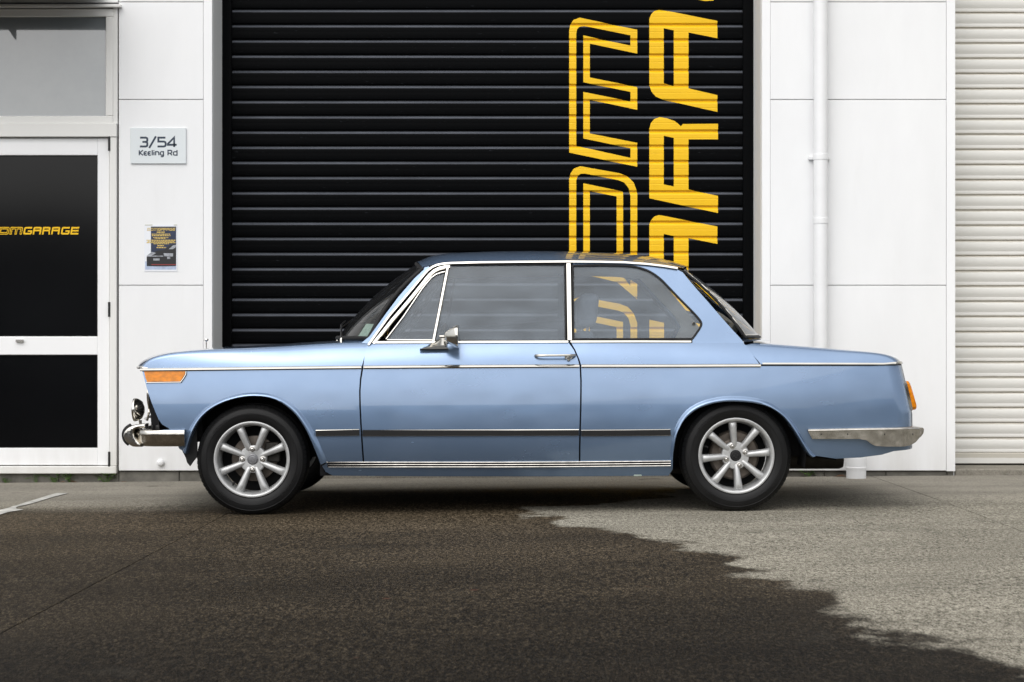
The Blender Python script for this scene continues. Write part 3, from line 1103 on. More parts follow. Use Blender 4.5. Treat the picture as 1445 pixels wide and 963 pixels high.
for i in range(7):
    x = -30 + i * 9.2
    op('added_loading_door', (x, x + 4.0, -15.98, -15.9, -0.3, 2.3), M['trimw'] if i % 3 != 1 else M['cladd'])  # added pale fronts, for light patches mirrored in the car paint
    op('window', (x + 5.2, x + 7.6, -15.98, -15.92, 1.3, 2.2), M['film'])

# ------------------------------------------------------------------ sign and poster on the wall
M['signplate'] = simple('pale_grey_sign', (0.66, 0.70, 0.715), 0.4, var=0.04)
M['ink'] = simple('dark_blue_ink', (0.025, 0.04, 0.065), 0.6)
sg = empty('address_sign', (bx(223.5), YW, bz(232)))
tag(sg, 'pale grey address sign reading 3/54 Keeling Rd on white wall', 'sign')
def child(name, mb_, mat, par):
    o = mb_.build(name, mat, par)
    o.matrix_parent_inverse = Matrix.Translation(par.location).inverted()
    return o
child('plate', MB().add(*bbox(bx(184.5), bx(263), YW - 0.012, YW - 0.0005, bz(231.5), bz(181), b=0.002)), M['signplate'], sg)
def sgp(p):
    return (bx(180 + p[0] / 4.18), bz(170 + p[1] / 4.18))
def stroke(mb_, pts, w, y):
    ns = miter(pts, False)
    vs_ = []
    for (x, z), n in zip(pts, ns):
        vs_ += [(x + n[0] * w / 2, y, z + n[1] * w / 2), (x - n[0] * w / 2, y, z - n[1] * w / 2)]
    fs = [[2 * i, 2 * i + 1, 2 * i + 3, 2 * i + 2] for i in range(len(pts) - 1)]
    mb_.add(vs_, fs)
BIG = {'3': [[(76, 104), (110, 104), (117, 107), (119, 112), (119, 121), (116, 127), (109, 129), (90, 129)], [(109, 129.5), (117, 132), (119, 137), (119, 148), (116, 154), (109, 156), (75, 156)]],
       '/': [[(130, 165), (170, 96)]],
       '5': [[(226, 104), (184, 104), (184, 127), (216, 127), (224, 130), (227, 136), (227, 147), (224, 153), (216, 156), (179, 156)]],
       '4': [[(277, 159), (277, 103), (240, 141), (240, 146), (292, 146)]]}
SML = {'K': [[(72, 178), (72, 208)], [(93, 178), (75, 193), (94, 208)]],
       'e': [[(116, 187), (105, 187), (101, 190), (100, 194), (100, 201), (102, 205), (106, 207), (117, 207)], [(100, 197), (114, 197)]],
       'e ': [[(139, 187), (128, 187), (124, 190), (123, 194), (123, 201), (125, 205), (129, 207), (140, 207)], [(123, 197), (137, 197)]],
       'l': [[(148, 177), (148, 208)]], 'i': [[(158, 187), (158, 208)], [(158, 177), (158, 181)]],
       'n': [[(168, 208), (168, 187), (181, 187), (186, 190), (187, 194), (187, 208)]],
       'g': [[(214, 207), (201, 207), (197, 204), (196, 200), (196, 194), (197, 190), (201, 187), (214, 187), (214, 211), (212, 215), (208, 216), (198, 216)]],
       'R': [[(241, 208), (241, 179), (257, 179), (261, 181), (263, 185), (263, 190), (261, 194), (257, 196), (243, 196)], [(254, 196), (264, 208)]],
       'd': [[(294, 177), (294, 207), (279, 207), (274, 204), (273, 200), (273, 194), (274, 190), (279, 187), (294, 187)]]}
for tab, w in ((BIG, 11.5), (SML, 7.2)):
    for nm, lines in tab.items():
        mb_ = MB()
        for j, ln in enumerate(lines):
            stroke(mb_, [sgp(p) for p in ln], w / 4.18 * YW / FOC, YW - 0.0125 - 0.0003 * j)
        child('letter', mb_, M['ink'], sg)

def flat(mb_, poly, y):
    pts, fs, _ = poly_fill([poly])
    mb_.add([(x, y, z) for x, z in pts], fs)
ps = empty('poster', (bx(228), YW, bz(382)))
tag(ps, 'small laminated poster with gold text and a dark car, taped below the sign', 'poster')
def psp(x, y):
    return (bx(200 + x / 13.02), bz(312 + y / 13.02))
M['paper'] = simple('white_paper', (0.74, 0.76, 0.80), 0.25)
M['navy'] = simple('navy_print', (0.018, 0.03, 0.075), 0.3, var=0.4, vscale=25)
M['gold'] = simple('gold_print', (0.62, 0.45, 0.12), 0.4)
M['pblack'] = simple('black_print', (0.012, 0.012, 0.014), 0.3)
M['psilver'] = simple('silver_print', (0.42, 0.44, 0.48), 0.3, var=0.5, vscale=60)
M['pblue'] = simple('pale_blue_print', (0.45, 0.53, 0.70), 0.3, var=0.3, vscale=40)
child('paper', MB().add(*box(psp(50, 0)[0], psp(655, 0)[0], YW - 0.003, YW - 0.0005, psp(0, 930)[1], psp(0, 75)[1])), M['paper'], ps)
y1, y2, y3, y4 = YW - 0.0034, YW - 0.0038, YW - 0.0042, YW - 0.0046
def rect(x0, y0, x1, y1_):
    return [psp(x0, y1_), psp(x1, y1_), psp(x1, y0), psp(x0, y0)]
mb = MB(); flat(mb, rect(170, 105, 635, 640), y1); child('printed_panel', mb, M['navy'], ps)
mb = MB(); flat(mb, rect(65, 745, 635, 895), y1); child('printed_road', mb, M['pblue'], ps)
mb = MB(); flat(mb, [psp(*p) for p in [(95, 830), (92, 660), (170, 600), (300, 545), (420, 530), (520, 450), (634, 430), (634, 830), (500, 836), (150, 834)]], y2); child('printed_car', mb, M['pblack'], ps)
mb = MB()
flat(mb, [psp(*p) for p in [(95, 640), (185, 570), (270, 590), (180, 640)]], y3)
flat(mb, [psp(*p) for p in [(400, 595), (580, 598), (575, 655), (420, 650)]], y3)
flat(mb, [psp(*p) for p in [(500, 520), (575, 452), (634, 440), (634, 480), (580, 520)]], y3)
flat(mb, rect(215, 690, 330, 728), y3)
flat(mb, rect(95, 640, 400, 655), y3)
flat(mb, rect(470, 660, 525, 700), y3)
child('printed_highlights', mb, M['psilver'], ps)
mb = MB()
for y0, x0, x1, hh in ((196, 280, 430, 26), (236, 185, 525, 18), (262, 190, 530, 18), (300, 215, 490, 14), (318, 240, 440, 12), (348, 90, 622, 18), (374, 110, 600, 14), (392, 90, 622, 16), (414, 220, 500, 14), (446, 290, 410, 20), (482, 275, 450, 18)):
    x = x0
    while x < x1:
        w = random.uniform(14, 46)
        flat(mb, rect(x, y0, min(x + w, x1), y0 + hh), y3)
        x += w + 9
child('printed_text', mb, M['gold'], ps)
mb = MB()
for nm, mb_ in small_logo(M['gold'], ps, psp(105, 0)[0], psp(0, 180)[1], psp(0, 130)[1] - psp(0, 180)[1], y3):
    mb.v_base = len(mb.v)
    mb.f += [[k + mb.v_base for k in f] for f in mb_.f]
    mb.v += mb_.v
    mb.n += mb_.n
x0_, x1_ = min(p.x for p in mb.v), max(p.x for p in mb.v)
for p in mb.v:
    p.x = psp(100, 0)[0] + (p.x - x0_) / (x1_ - x0_) * (psp(622, 0)[0] - psp(100, 0)[0])
child('printed_title', mb, M['gold'], ps)
mb = MB(); flat(mb, rect(180, 796, 634, 812), y3); child('printed_stripe', mb, simple('dull_red_print', (0.25, 0.03, 0.03), 0.3), ps)
for a in ((60, 66, 200, 88), (590, 66, 650, 88)):
    mb = MB(); mb.add(*box(psp(a[0], 0)[0], psp(a[2], 0)[0], YW - 0.0040, YW - 0.0031, psp(0, a[3])[1], psp(0, a[1])[1])); child('tape', mb, simple('clear_tape', (0.55, 0.55, 0.5), 0.2), ps)

# ------------------------------------------------------------------ weeds and litter along the plinth
def leafmat(name, c):
    return simple(name, c, 0.5, var=0.4, vscale=40)
M['leaf'] = leafmat('weed_leaf', (0.10, 0.20, 0.035))
M['drygrass'] = leafmat('dry_stalk', (0.20, 0.16, 0.06))
M['brownleaf'] = leafmat('brown_leaf', (0.20, 0.085, 0.03))
def weed(x, y, w, h, n, broad, label, mat='leaf'):
    rnd = random.Random(int(x * 1000))
    z0 = gz(x, y)
    root = empty('weed', (x, y, z0))
    tag(root, label, 'weed')
    mbl, mbs_ = MB(), MB()
    for i in range(n):
        a = rnd.uniform(0, 2 * math.pi)
        rad = rnd.uniform(0.1, 1) * w / 2
        hh = h * rnd.uniform(0.35, 1.0)
        tip = Vector((rad * math.cos(a), rad * math.sin(a) * 0.45, hh))
        b0 = Vector((tip.x * 0.35, tip.y * 0.3, 0))
        mbs_.add(*tube([b0, (b0 + tip) / 2 + Vector((0, 0, hh * .12)), tip], 0.0011, 5))
        L = h * (0.52 if broad else 0.8) * rnd.uniform(0.7, 1.2)
        wd = L * (0.42 if broad else 0.07)
        dr = Vector((math.cos(a + rnd.uniform(-1, 1)), math.sin(a) * 0.7 - 0.4, rnd.uniform(-0.2, 0.9))).normalized()
        sd = dr.cross(Vector((0, 0, 1))).normalized()
        up = sd.cross(dr)
        P = [tip, tip + dr * L * .3 + sd * wd, tip + dr * L * .75 + sd * wd * .8 - up * L * .05, tip + dr * L - up * L * .18,
             tip + dr * L * .75 - sd * wd * .8 - up * L * .05, tip + dr * L * .3 - sd * wd, tip + dr * L * .5 + up * L * -.1]
        mbl.add(P, [[0, 1, 6], [1, 2, 6], [2, 3, 6], [3, 4, 6], [4, 5, 6], [5, 0, 6]])
    mbl.build('foliage', M[mat], root)
    mbs_.build('stem', M['leaf'], root)
yw_ = YW + 0.008
weed(bx(149), yw_, 0.11, 0.06, 22, True, 'bright green broad-leaved weed at the plinth under the door frame corner')
weed(bx(98), yw_, 0.10, 0.055, 18, True, 'green weed beside brown leaves at the plinth below the door')
weed(bx(76), yw_, 0.09, 0.045, 16, True, 'low spreading green weed at the plinth, second from the left')
weed(bx(50), yw_, 0.05, 0.07, 7, False, 'thin upright weed with dry stalks at the plinth')
weed(bx(8), yw_, 0.09, 0.03, 12, True, 'leftmost low green weed tuft under the door sill')
weed(bx(1140), yw_, 0.10, 0.05, 14, True, 'small pale weed at the wall base behind the rear wheel', 'leaf')
def litter(x, y, sz, rz, label):
    root = empty('fallen_leaf', (x, y, gz(x, y) + 0.002))
    tag(root, label, 'leaf', 'brown leaves along the wall')
    c, s = math.cos(rz), math.sin(rz)
    mb_ = MB()
    P = []
    for a, b_, h in ((-1, 0, 0.0), (-.45, .38, .16), (.35, .33, .22), (1, 0, .34), (.35, -.33, .25), (-.45, -.38, .12), (0, 0, .02)):
        P.append(((a * c - b_ * s) * sz, (a * s + b_ * c) * sz, h * sz + 0.001))
    mb_.add(P, [[0, 6, 1], [1, 6, 2], [2, 6, 3], [3, 6, 4], [4, 6, 5], [5, 6, 0]])
    mb_.build('blade', M['brownleaf'], root)
    MB().add(*tube([P[0], (P[0][0] * 1.5, P[0][1] * 1.5, 0.004)], 0.001, 5)).build('stalk', M['brownleaf'], root)
litter(bx(1184), YW - 0.03, 0.032, 0.5, 'brown fallen leaf beside the white pipe socket, left of the pair')
litter(bx(1192) - 0.02, YW - 0.01, 0.026, 2.2, 'brown fallen leaf touching the white pipe socket')
litter(bx(90), YW - 0.02, 0.018, 1.1, 'small brown leaf by the weed below the door')
litter(bx(102), YW + 0.005, 0.022, 2.6, 'brown leaf caught in the weed below the door')
litter(2.62, 8.15, 0.016, 0.8, 'small orange-brown leaf lying on dry concrete near the right edge')
litter(2.33, 7.2, 0.013, 2.0, 'tiny brown leaf on the dry concrete, nearest the camera')
litter(bx(178), YW - 0.03, 0.014, 0.2, 'tiny brown leaf at the plinth right of the door frame')

# ================================================================== the car
CARX, CARY = -0.09, 9.445
car = empty('car', (CARX, CARY, 0.0))
car.rotation_euler = (math.atan(GY), -math.atan(GX), 0)
tag(car, 'pale metallic blue two-door classic saloon with silver eight-spoke wheels', 'car')
def cl(px, py, y):
    """picture measurement at lateral position y -> car coordinates (x, z)"""
    dpt = CARY + y
    X = (px - CX) * dpt / FOC - CARX
    Z = CAMZ - (py - CY) * dpt / FOC - GX * X - GY * y
    return X, Z
def on(hw, pts, s=-1):
    res = []
    for px, py in pts:
        x, z = cl(px, py, -0.78)
        for _ in range(3):
            x, z = cl(px, py, -hw(x, z))
        res.append((x, z))
    return res
def cp(name, mb_, mat, parent=None):
    return mb_.build(name, mat, parent if parent is not None else car)

def zbelt(x):
    return 0.7503 - 0.0025 * (x + 0.2) ** 2
def Wp(x):
    if x < -0.9:
        return 0.795 - 0.055 * ((-0.9 - x) / 0.9) ** 2
    if x > 1.2:
        return 0.795 - 0.045 * ((x - 1.2) / 0.9) ** 2
    return 0.795
def inset(z):
    return 0.030 * ((z - 0.40) / 0.35) ** 2 if z > 0.4 else 0.045 * ((0.40 - z) / 0.20) ** 2
XE, RC = 2.122, 0.10
def xend(z):
    return XE + 0.048 * min(1, max(0, (0.74 - z) / 0.25))
def corner(x, z):
    dx_ = x - (xend(z) - RC)
    if dx_ <= 0:
        return 0.0
    dx_ = min(dx_, RC * 0.995)
    return RC - math.sqrt(RC * RC - dx_ * dx_)
def hw_side(x, z):
    return Wp(x) - inset(z) - corner(x, z)
def sill_hw(x):
    return 0.713 - 0.012 * ((x - 0.2) / 0.8) ** 2
ZSILL = 0.872
def hw_sh(x, z):
    t = (z - zbelt(x)) / (ZSILL - zbelt(x))
    a = Wp(x) - inset(zbelt(x))
    return a - (a - sill_hw(x)) * (0.5 * t + 0.5 * t * t if t > 0 else 0.5 * t)
def hw_gh(x, z):
    t = (z - 0.872) / 0.418
    return sill_hw(x) - 0.138 * (0.85 * t + 0.15 * t * t if t > 0 else t)

# ---- outlines (picture measurements on the near side)
ARCH_F_OUT = [(462.5, 652), (461, 647), (452, 627), (442, 606), (432, 590), (421.6, 577), (410, 567.5), (396.7, 560), (382, 555.5), (367.6, 554), (352, 554), (338.6, 556), (321, 560.5), (305, 567), (291, 576), (279, 588), (269, 603), (262, 620), (258, 636)]
ARCH_F_IN = [(452.5, 656), (449.5, 647), (442, 628), (434, 610), (426.5, 597), (417.5, 585), (406, 574.5), (393.6, 566.5), (381, 562), (367.6, 560), (353, 560), (338.6, 562), (322, 566.5), (307, 573), (294, 581.5), (283.5, 592), (275, 606), (268, 623), (263.5, 641)]
ARCH_R_OUT = [(946, 652), (946.5, 640), (949, 620), (954, 603), (960, 591), (969, 580), (979, 572.6), (993, 566), (1008, 562), (1023, 559.5), (1037.5, 559), (1055, 560), (1070.7, 562.5), (1084, 567), (1097, 574), (1109, 583), (1118, 593), (1127, 607), (1137, 624), (1146, 638), (1152.6, 643.5)]
ARCH_R_IN = [(950, 664), (951, 640), (956, 614), (961, 603), (967, 593), (977, 583.5), (987.6, 576.7), (1000, 572), (1012.6, 569), (1029, 567.3), (1045.8, 567.6), (1063, 569), (1079, 572.5), (1092, 578), (1104, 586.5), (1112, 595), (1118.5, 604), (1126, 616), (1134, 630), (1141, 641), (1146, 645.5)]
GAP_F = [(513, 518), (510.3, 535), (509, 552), (509.2, 575), (510.2, 598), (512, 630), (513.5, 653)]
GAP_R = [(820.5, 516.5), (821.3, 538), (820.8, 570), (819.7, 602), (818.8, 630), (818.4, 653)]
SH_F = [(519.5, 487), (515.5, 500), (513, 518)]
SH_R = [(805.5, 485), (812.5, 494), (818, 507), (820.5, 516.5)]
def off(pts, d_):
    return [(x + d_, y) for x, y in pts]
def belt_px(px):
    return interp([(190, 521.8), (285, 520.8), (450, 518.8), (513, 518.2), (667, 517), (816, 516.4), (946, 516.3), (1070, 515.8), (1187, 515.8), (1290, 516)])(px)
def smooth_arch(a):
    return catmull(a, 4)

zg = [XE + k * 0.005 - RC for k in range(0, 32)]
def side_parts(s):
    parts = {}
    H = hw_side
    # --- front wing
    mb_ = MB()
    arch = smooth_arch(ARCH_F_OUT)
    front = [(254, 634), (250, 626), (247, 612), (238, 604), (230, 599.5), (224.5, 592), (215.5, 570), (208.5, 549), (203.5, 530), (201.5, 522)]
    top = [(p, belt_px(p) + 1.2) for p in (230, 270, 320, 380, 440, 490)]
    gapf = off(GAP_F, -1.1)
    outline = on(H, arch + front + top + gapf)
    panel(mb_, [outline], H, s, 0.03)
    lip(mb_, ARCH_F_OUT, ARCH_F_IN, H, s)
    parts['front_wing'] = cp('front_wing', mb_, M['paint'])
    # --- door skin and shoulder
    mb_ = MB()
    outline = on(H, [(p, belt_px(p) + 1.2) for p in (514.2, 560, 620, 680, 740, 800)] + off(GAP_R, -1.1)[0:] + off(list(reversed(GAP_F)), 1.1)[:-1])
    panel(mb_, [outline], H, s, 0.03)
    sh = on(hw_sh, [(p, 484.2) for p in (520.6, 600, 700, 804.4)] + off(SH_R[1:], -1.1) + [(p, belt_px(p) - 1.2) for p in (760, 660, 560)] + off(list(reversed(SH_F)), 1.1)[:-1])
    panel(mb_, [sh], hw_sh, s, 0.03, dz=0.02)
    parts['door'] = cp('door', mb_, M['paint'])
    # --- rear quarter: lower skin, shoulder, roof pillar
    mb_ = MB()
    arch = smooth_arch(ARCH_R_OUT)
    low = on(H, arch + [(1180, 647.5), (1215, 646), (1245, 642), (1262, 637)])
    rear = []
    for z in (0.30, 0.34, 0.40, 0.46, 0.52, 0.58, 0.64, 0.70, zbelt(2.09) - 0.005):
        rear.append((xend(z) - RC + 0.97 * RC, z))
    rear[0] = (rear[0][0] - 0.0, rear[0][1])
    topb = on(H, [(p, belt_px(p) + 1.2) for p in (1230, 1180, 1120, 1070, 1000, 940, 880)])
    gapr = on(H, off(GAP_R, 1.1))
    panel(mb_, [low + rear + topb + gapr], H, s, 0.03, extra_x=zg)
    lip(mb_, ARCH_R_OUT, ARCH_R_IN, H, s)
    shq = on(hw_sh, [(p, 484.2) for p in (808, 880, 960, 1010, 1050)] + [(1055, 488), (1064, 501), (1074, 515)] + [(p, belt_px(p) - 1.2) for p in (1040, 980, 900, 840, 821.6)] + off(list(reversed(SH_R)), 1.1)[1:-1])
    panel(mb_, [shq], hw_sh, s, 0.03, dz=0.02)
    QW = [(811, 374.6), (850, 374.2), (880, 374.8), (900, 376.8), (918, 382.5), (933.7, 393), (948, 407.5), (962.7, 423), (978, 438.5), (988, 449.5), (992, 456.5), (990, 463), (984, 472), (979, 478.5)]
    pil = on(hw_gh, [(811, 372), (850, 371.5), (884, 372.5), (930, 376), (957, 380), (966, 384.5), (972, 392), (985, 407.5), (1003, 428), (1020, 448), (1036, 466), (1048, 479), (1052, 484.6), (1015, 484.4), (979, 484.2)]
             + list(reversed(catmull(QW, 3))))
    panel(mb_, [pil], hw_gh, s, 0.025, dz=0.03)
    parts['rear_wing'] = cp('rear_wing', mb_, M['paint'])
    # --- windscreen pillar
    mb_ = MB()
    apil = on(hw_gh, [(511.5, 484.5), (523, 475), (542.7, 448), (564.5, 419), (586.3, 394), (597, 381), (602, 377.5), (608, 376), (608, 381.5), (601, 389.5), (586.3, 408), (551.4, 447), (523, 485)])
    panel(mb_, [apil], hw_gh, s, 0.02, cuts=False)
    parts['windscreen_pillar'] = cp('windscreen_pillar', mb_, M['paint'])
    # --- sill below the trim
    mb_ = MB()
    def hsill(x, z):
        return hw_side(x, z) - 0.006
    sl = on(hsill, [(455, 658), (462, 653), (600, 653), (800, 653), (947, 653), (950, 662), (944, 671.5), (800, 672.5), (600, 672.5), (470, 671.5), (460, 666)])
    panel(mb_, [sl], hsill, s, 0.06)
    parts['sill'] = cp('sill', mb_, M['paint'])
    mb_ = MB()
    strip(mb_, on(H, [(462.5, 655.6), (600, 655.7), (700, 655.7), (800, 655.3), (947, 654)]), 0.028, H, 0.003, s, base=-0.008, sharp=0.9)
    cp('sill_band', mb_, M['rubber'])
    mb_ = MB()
    for yy in (652.3, 655.6, 658.9):
        strip(mb_, on(H, [(461.5 + (yy - 652) * .35, yy), (600, yy + .1), (700, yy + .1), (800, yy - .3), (947, yy - 1.6)]), 0.0048, lambda x, z, z0=on(H, [(700, yy)])[0][1]: hw_side(x, z0) - 0.25 * (z - z0) - 0.0, 0.006, s, base=-0.008)
    cp('sill_trim', mb_, M['old_chrome'])
    # --- belt mouldings
    for nm, a, c, hgt in (('wing', 199.5, 511.5, 0.010), ('door', 514.5, 819, 0.010), ('rear', 822, 1075, 0.010)):
        mb_ = MB()
        n = 14
        strip(mb_, on(H, [(a + (c - a) * i / n, belt_px(a + (c - a) * i / n)) for i in range(n + 1)]), 0.0165, lambda x, z: hw_side(x, zbelt(x)) - 0.75 * (z - zbelt(x)), 0.008, s, base=-0.015, sharp=0.5)
        cp('belt_moulding', mb_, M['chrome'], parts['door'] if nm == 'door' else (parts['front_wing'] if nm == 'wing' else parts['rear_wing']))
    # --- rubbing strips
    for a, c, par in ((446.5, 508, 'front_wing'), (512.5, 817.6, 'door'), (820.8, 947, 'rear_wing')):
        yl_ = [609.9, 609.6, 609.3] if par != 'rear_wing' else [609, 608.8, 608.6]
        mb_ = MB()
        pts = [(a, 611.4), ((a + c) / 2, 611), (c, 610.4)]
        strip(mb_, on(H, pts), 0.033, H, 0.008, s, base=-0.008, sharp=0.8)
        o = cp('rubbing_strip', mb_, M['rubber'], parts[par])
        mb_ = MB()
        z0 = on(H, pts)[1][1]
        HL = lambda x, z, z0=z0: hw_side(x, z0) - 0.7 * (z - z0 - 0.0115)
        strip(mb_, on(H, [(x, y - 3.9) for x, y in pts]), 0.0050, HL, 0.0085, s, base=-0.004)
        strip(mb_, on(H, [(x, y + 4.1) for x, y in pts]), 0.0035, H, 0.0088, s, base=0.0)
        cp('strip_chrome', mb_, M['chrome'], parts[par])
    # --- window frames on the greenhouse
    G = hw_gh
    mb_ = MB()
    strip(mb_, on(G, [(521.6, 487), (536, 467), (551.4, 445.8), (568, 426.5), (586.3, 405), (600.9, 387.6), (606, 382), (612.5, 377), (619, 374.2), (627, 372.5), (640, 371.4), (680, 370.4), (740, 369.7), (801, 369.3), (850, 369.6), (884, 370.4), (915, 372.6), (940, 375.6), (958.6, 378.6)]), 0.0135, G, 0.014, s, base=-0.02, sharp=0.7)
    cp('drip_rail', mb_, M['chrome'])
    mb_ = MB()
    strip(mb_, on(G, [(528.5, 484.8), (541.5, 469), (555.5, 451.5), (569, 436), (583, 419.5), (598.5, 400.5), (603.8, 393.5), (609.5, 387), (615.5, 382), (622, 378.7), (630, 376.8), (637.3, 376)]), 0.0215, G, 0.008, s, base=-0.015)
    strip(mb_, on(G, [(634.2, 378), (623.8, 430), (613.3, 481.5)]), 0.0165, G, 0.009, s, base=-0.015)
    cp('quarterlight_frame', mb_, M['chrome'], parts['door'])
    mb_ = MB()
    strip(mb_, on(G, [(546.5, 478.6), (571, 447), (598, 407.5), (604, 400), (611, 391.8), (618, 387), (626, 384.2), (630.5, 383.4)]), 0.007, G, 0.006, s, base=-0.015)
    strip(mb_, on(G, [(548, 479.6), (611.5, 479.9)]), 0.007, G, 0.006, s, base=-0.015)
    cp('vent_frame', mb_, M['chrome'], parts['door'])
    mb_ = MB()
    strip(mb_, on(G, [(530.5, 483.2), (600, 483), (700, 482.6), (803.5, 482.2)]), 0.0140, lambda x, z: sill_hw(x) - 0.5 * (z - ZSILL), 0.008, s, base=-0.012)
    cp('waist_moulding', mb_, M['chrome'], parts['door'])
    mb_ = MB()
    strip(mb_, on(G, [(807, 482.2), (900, 482), (977, 482.2)]), 0.0140, lambda x, z: sill_hw(x) - 0.5 * (z - ZSILL), 0.008, s, base=-0.012)
    cp('waist_moulding', mb_, M['chrome'], parts['rear_wing'])
    mb_ = MB()
    strip(mb_, on(G, [(804.8, 371.5), (805.2, 420), (805.8, 480)]), 0.027, G, 0.007, s, base=-0.02, sharp=0.8)
    cp('door_pillar_trim', mb_, M['chrome'])
    mb_ = MB()
    strip(mb_, on(G, [(638, 373.7), (700, 373), (799, 372.8)]), 0.009, G, 0.004, s, base=-0.02)
    strip(mb_, on(G, [(799.8, 374), (800, 430), (800.2, 480)]), 0.009, G, 0.003, s, base=-0.02)
    cp('window_seal', mb_, M['rubber'], parts['door'])
    mb_ = MB()
    qp = on(G, catmull(QW, 3) + [(900, 478.6), (811, 478.9)])
    strip(mb_, qp, 0.010, G, 0.004, s, closed=True, base=-0.02)
    cp('window_seal', mb_, M['rubber'], parts['rear_wing'])
    # --- glass
    Gi = lambda x, z: hw_gh(x, z) - 0.007
    def pane(pts, name, par):
        mb2 = MB()
        panel(mb2, [on(Gi, pts)], Gi, s, 0, dz=0.05, dx=0.2)
        return cp(name, mb2, M['glass'], par)
    pane([(547, 480), (573, 446), (600, 404), (612, 391), (630, 383), (611.5, 480)], 'vent_glass', parts['door'])
    pane([(635, 374), (720, 373.4), (800, 373.2), (800.3, 480), (613.5, 480)], 'door_glass', parts['door'])
    pane(catmull(QW, 3) + [(900, 480), (810.5, 480)], 'quarter_glass', parts['rear_wing'])
    if s < 0:
        mb_ = MB()
        c = on(G, [(981, 457)])[0]
        mb_.add(*lathe([(0, 0.0), (0.006, 0.0), (0.009, 0.004), (0.009, 0.012), (0.0, 0.012)], 14, (c[0], s * (G(*c) + 0.006), c[1]), 'y'), 'smooth', 40)
        cp('window_catch', mb_, M['chrome'], parts['rear_wing'])
    # --- inner trims seen through the glass
    mb_ = MB()
    Gc = lambda x, z: hw_gh(x, z) - 0.055
    panel(mb_, [on(Gc, [(925, 380), (958, 381), (1010, 440), (1045, 482), (985, 482), (996, 457), (985, 440), (945, 400)])], Gc, s, 0.02, cuts=False)
    cp('pillar_trim', mb_, M['liner'])
    mb_ = MB()
    panel(mb_, [on(Gc, [(798, 374), (812, 374), (812, 482), (798, 482)])], Gc, s, 0.03, cuts=False)
    cp('pillar_trim', mb_, M['dark'])
    mb_ = MB()
    Gd = lambda x, z: 0.695
    panel(mb_, [on(Gd, [(518, 484), (1050, 484), (1050, 560), (960, 560), (945, 668), (470, 668), (460, 640), (440, 560), (500, 540)])], Gd, s, 0.01, cuts=False)
    cp('inner_panel', mb_, M['dark'])
    return parts

def lip(mb_, pout, pin, H, s):
    """rolled wheel-arch lip between an outer and an inner line"""
    po, pi = on(H, catmull(pout, 4)), on(H, catmull(pin, 4))
    n = len(po)
    prof = [(0.0, 0.0005), (0.15, 0.003), (0.35, 0.009), (0.55, 0.0135), (0.78, 0.0145), (0.93, 0.010), (1.0, 0.001), (1.02, -0.06)]
    vs_ = []
    for (x0, z0), (x1, z1) in zip(po, pi):
        for t, o_ in prof:
            x, z = x0 + (x1 - x0) * t, z0 + (z1 - z0) * t
            vs_.append((x, s * (H(x0 + (x1 - x0) * min(t, 1), z0 + (z1 - z0) * min(t, 1)) + o_), z))
    fs = grid_faces(n, len(prof))
    # orient outwards
    v0 = [Vector(vs_[k]) for k in fs[len(prof)]]
    nn = (v0[1] - v0[0]).cross(v0[2] - v0[0])
    if nn.y * s < 0:
        fs = flip(fs)
    mb_.add(vs_, fs, 'smooth', 60)

near = side_parts(-1)
far = side_parts(1)

# ---- bonnet
XF0 = -1.927
def xf(q):
    return XF0 + 0.150 * q ** 3
def xr(q):
    return -0.865 + 0.222 * (q / 0.905) ** 4
ztop = interp([(0, 0.752), (0.012, 0.768), (0.04, 0.792), (0.08, 0.810), (0.17, 0.831), (0.40, 0.853), (0.63, 0.863), (1.10, 0.886), (1.4, 0.89)])
def hood_pt(j, v_):
    kind, t, sg_ = j
    q = 1.0 if kind == 's' else t
    q_est = (1 - 0.095 * t) if kind == 's' else t
    xre = -0.674 + 0.031 * t if kind == 's' else xr(min(t, 0.905))
    x = xf(q_est) + v_ * (xre - xf(q_est))
    dist = max(0.0, v_ * (xre - xf(q_est)))
    zb_ = zbelt(x)
    Wb = Wp(x) - inset(zb_)
    hs = max(0.0, ztop(dist) - 0.014 * min(1, dist / 0.5) - zb_)
    hs_eff = min(hs, ZSILL - zb_ + 0.0)
    if kind == 's':
        ins = (Wb - sill_hw(-0.66)) * min(1, hs / 0.115) ** 0.8
        y = Wb - ins * (0.5 * t + 0.5 * t * t)
        z = zb_ + hs_eff * t
    else:
        ysx = Wb - (Wb - sill_hw(-0.66)) * min(1, hs / 0.115) ** 0.8
        y = t * ysx / 0.905 if t < 0.905 else ysx
        zs_ = zb_ + hs_eff
        z = zs_ + (ztop(dist) - zs_) * (1 - (t / 0.905) ** 2.0)
    return (x, sg_ * y, z)
lat = [('s', t, -1) for t in (0, .15, .3, .45, .6, .75, .88)] + [('c', t, -1) for t in (.895, .875, .85, .8, .7, .58, .45, .3, .15)] + [('c', 0.0, 1)]
lat += [(k, t, 1) for k, t, _ in reversed(lat[:-1])]
vv = [0, .004, .01, .02, .035, .055, .08, .12, .17, .23, .3, .38, .46, .55, .64, .73, .82, .91, .97, 1.0]
vs_ = [hood_pt(j, v_) for v_ in vv for j in lat]
fs = grid_faces(len(vv), len(lat))
mb = MB()
mb.add(*orient(vs_, fs), 'smooth', 60)
if mb.n[len(mb.n) // 2].z < 0:
    mb.f = flip(mb.f); mb.n = [-n for n in mb.n]
bon = cp('bonnet', mb, M['paint'])
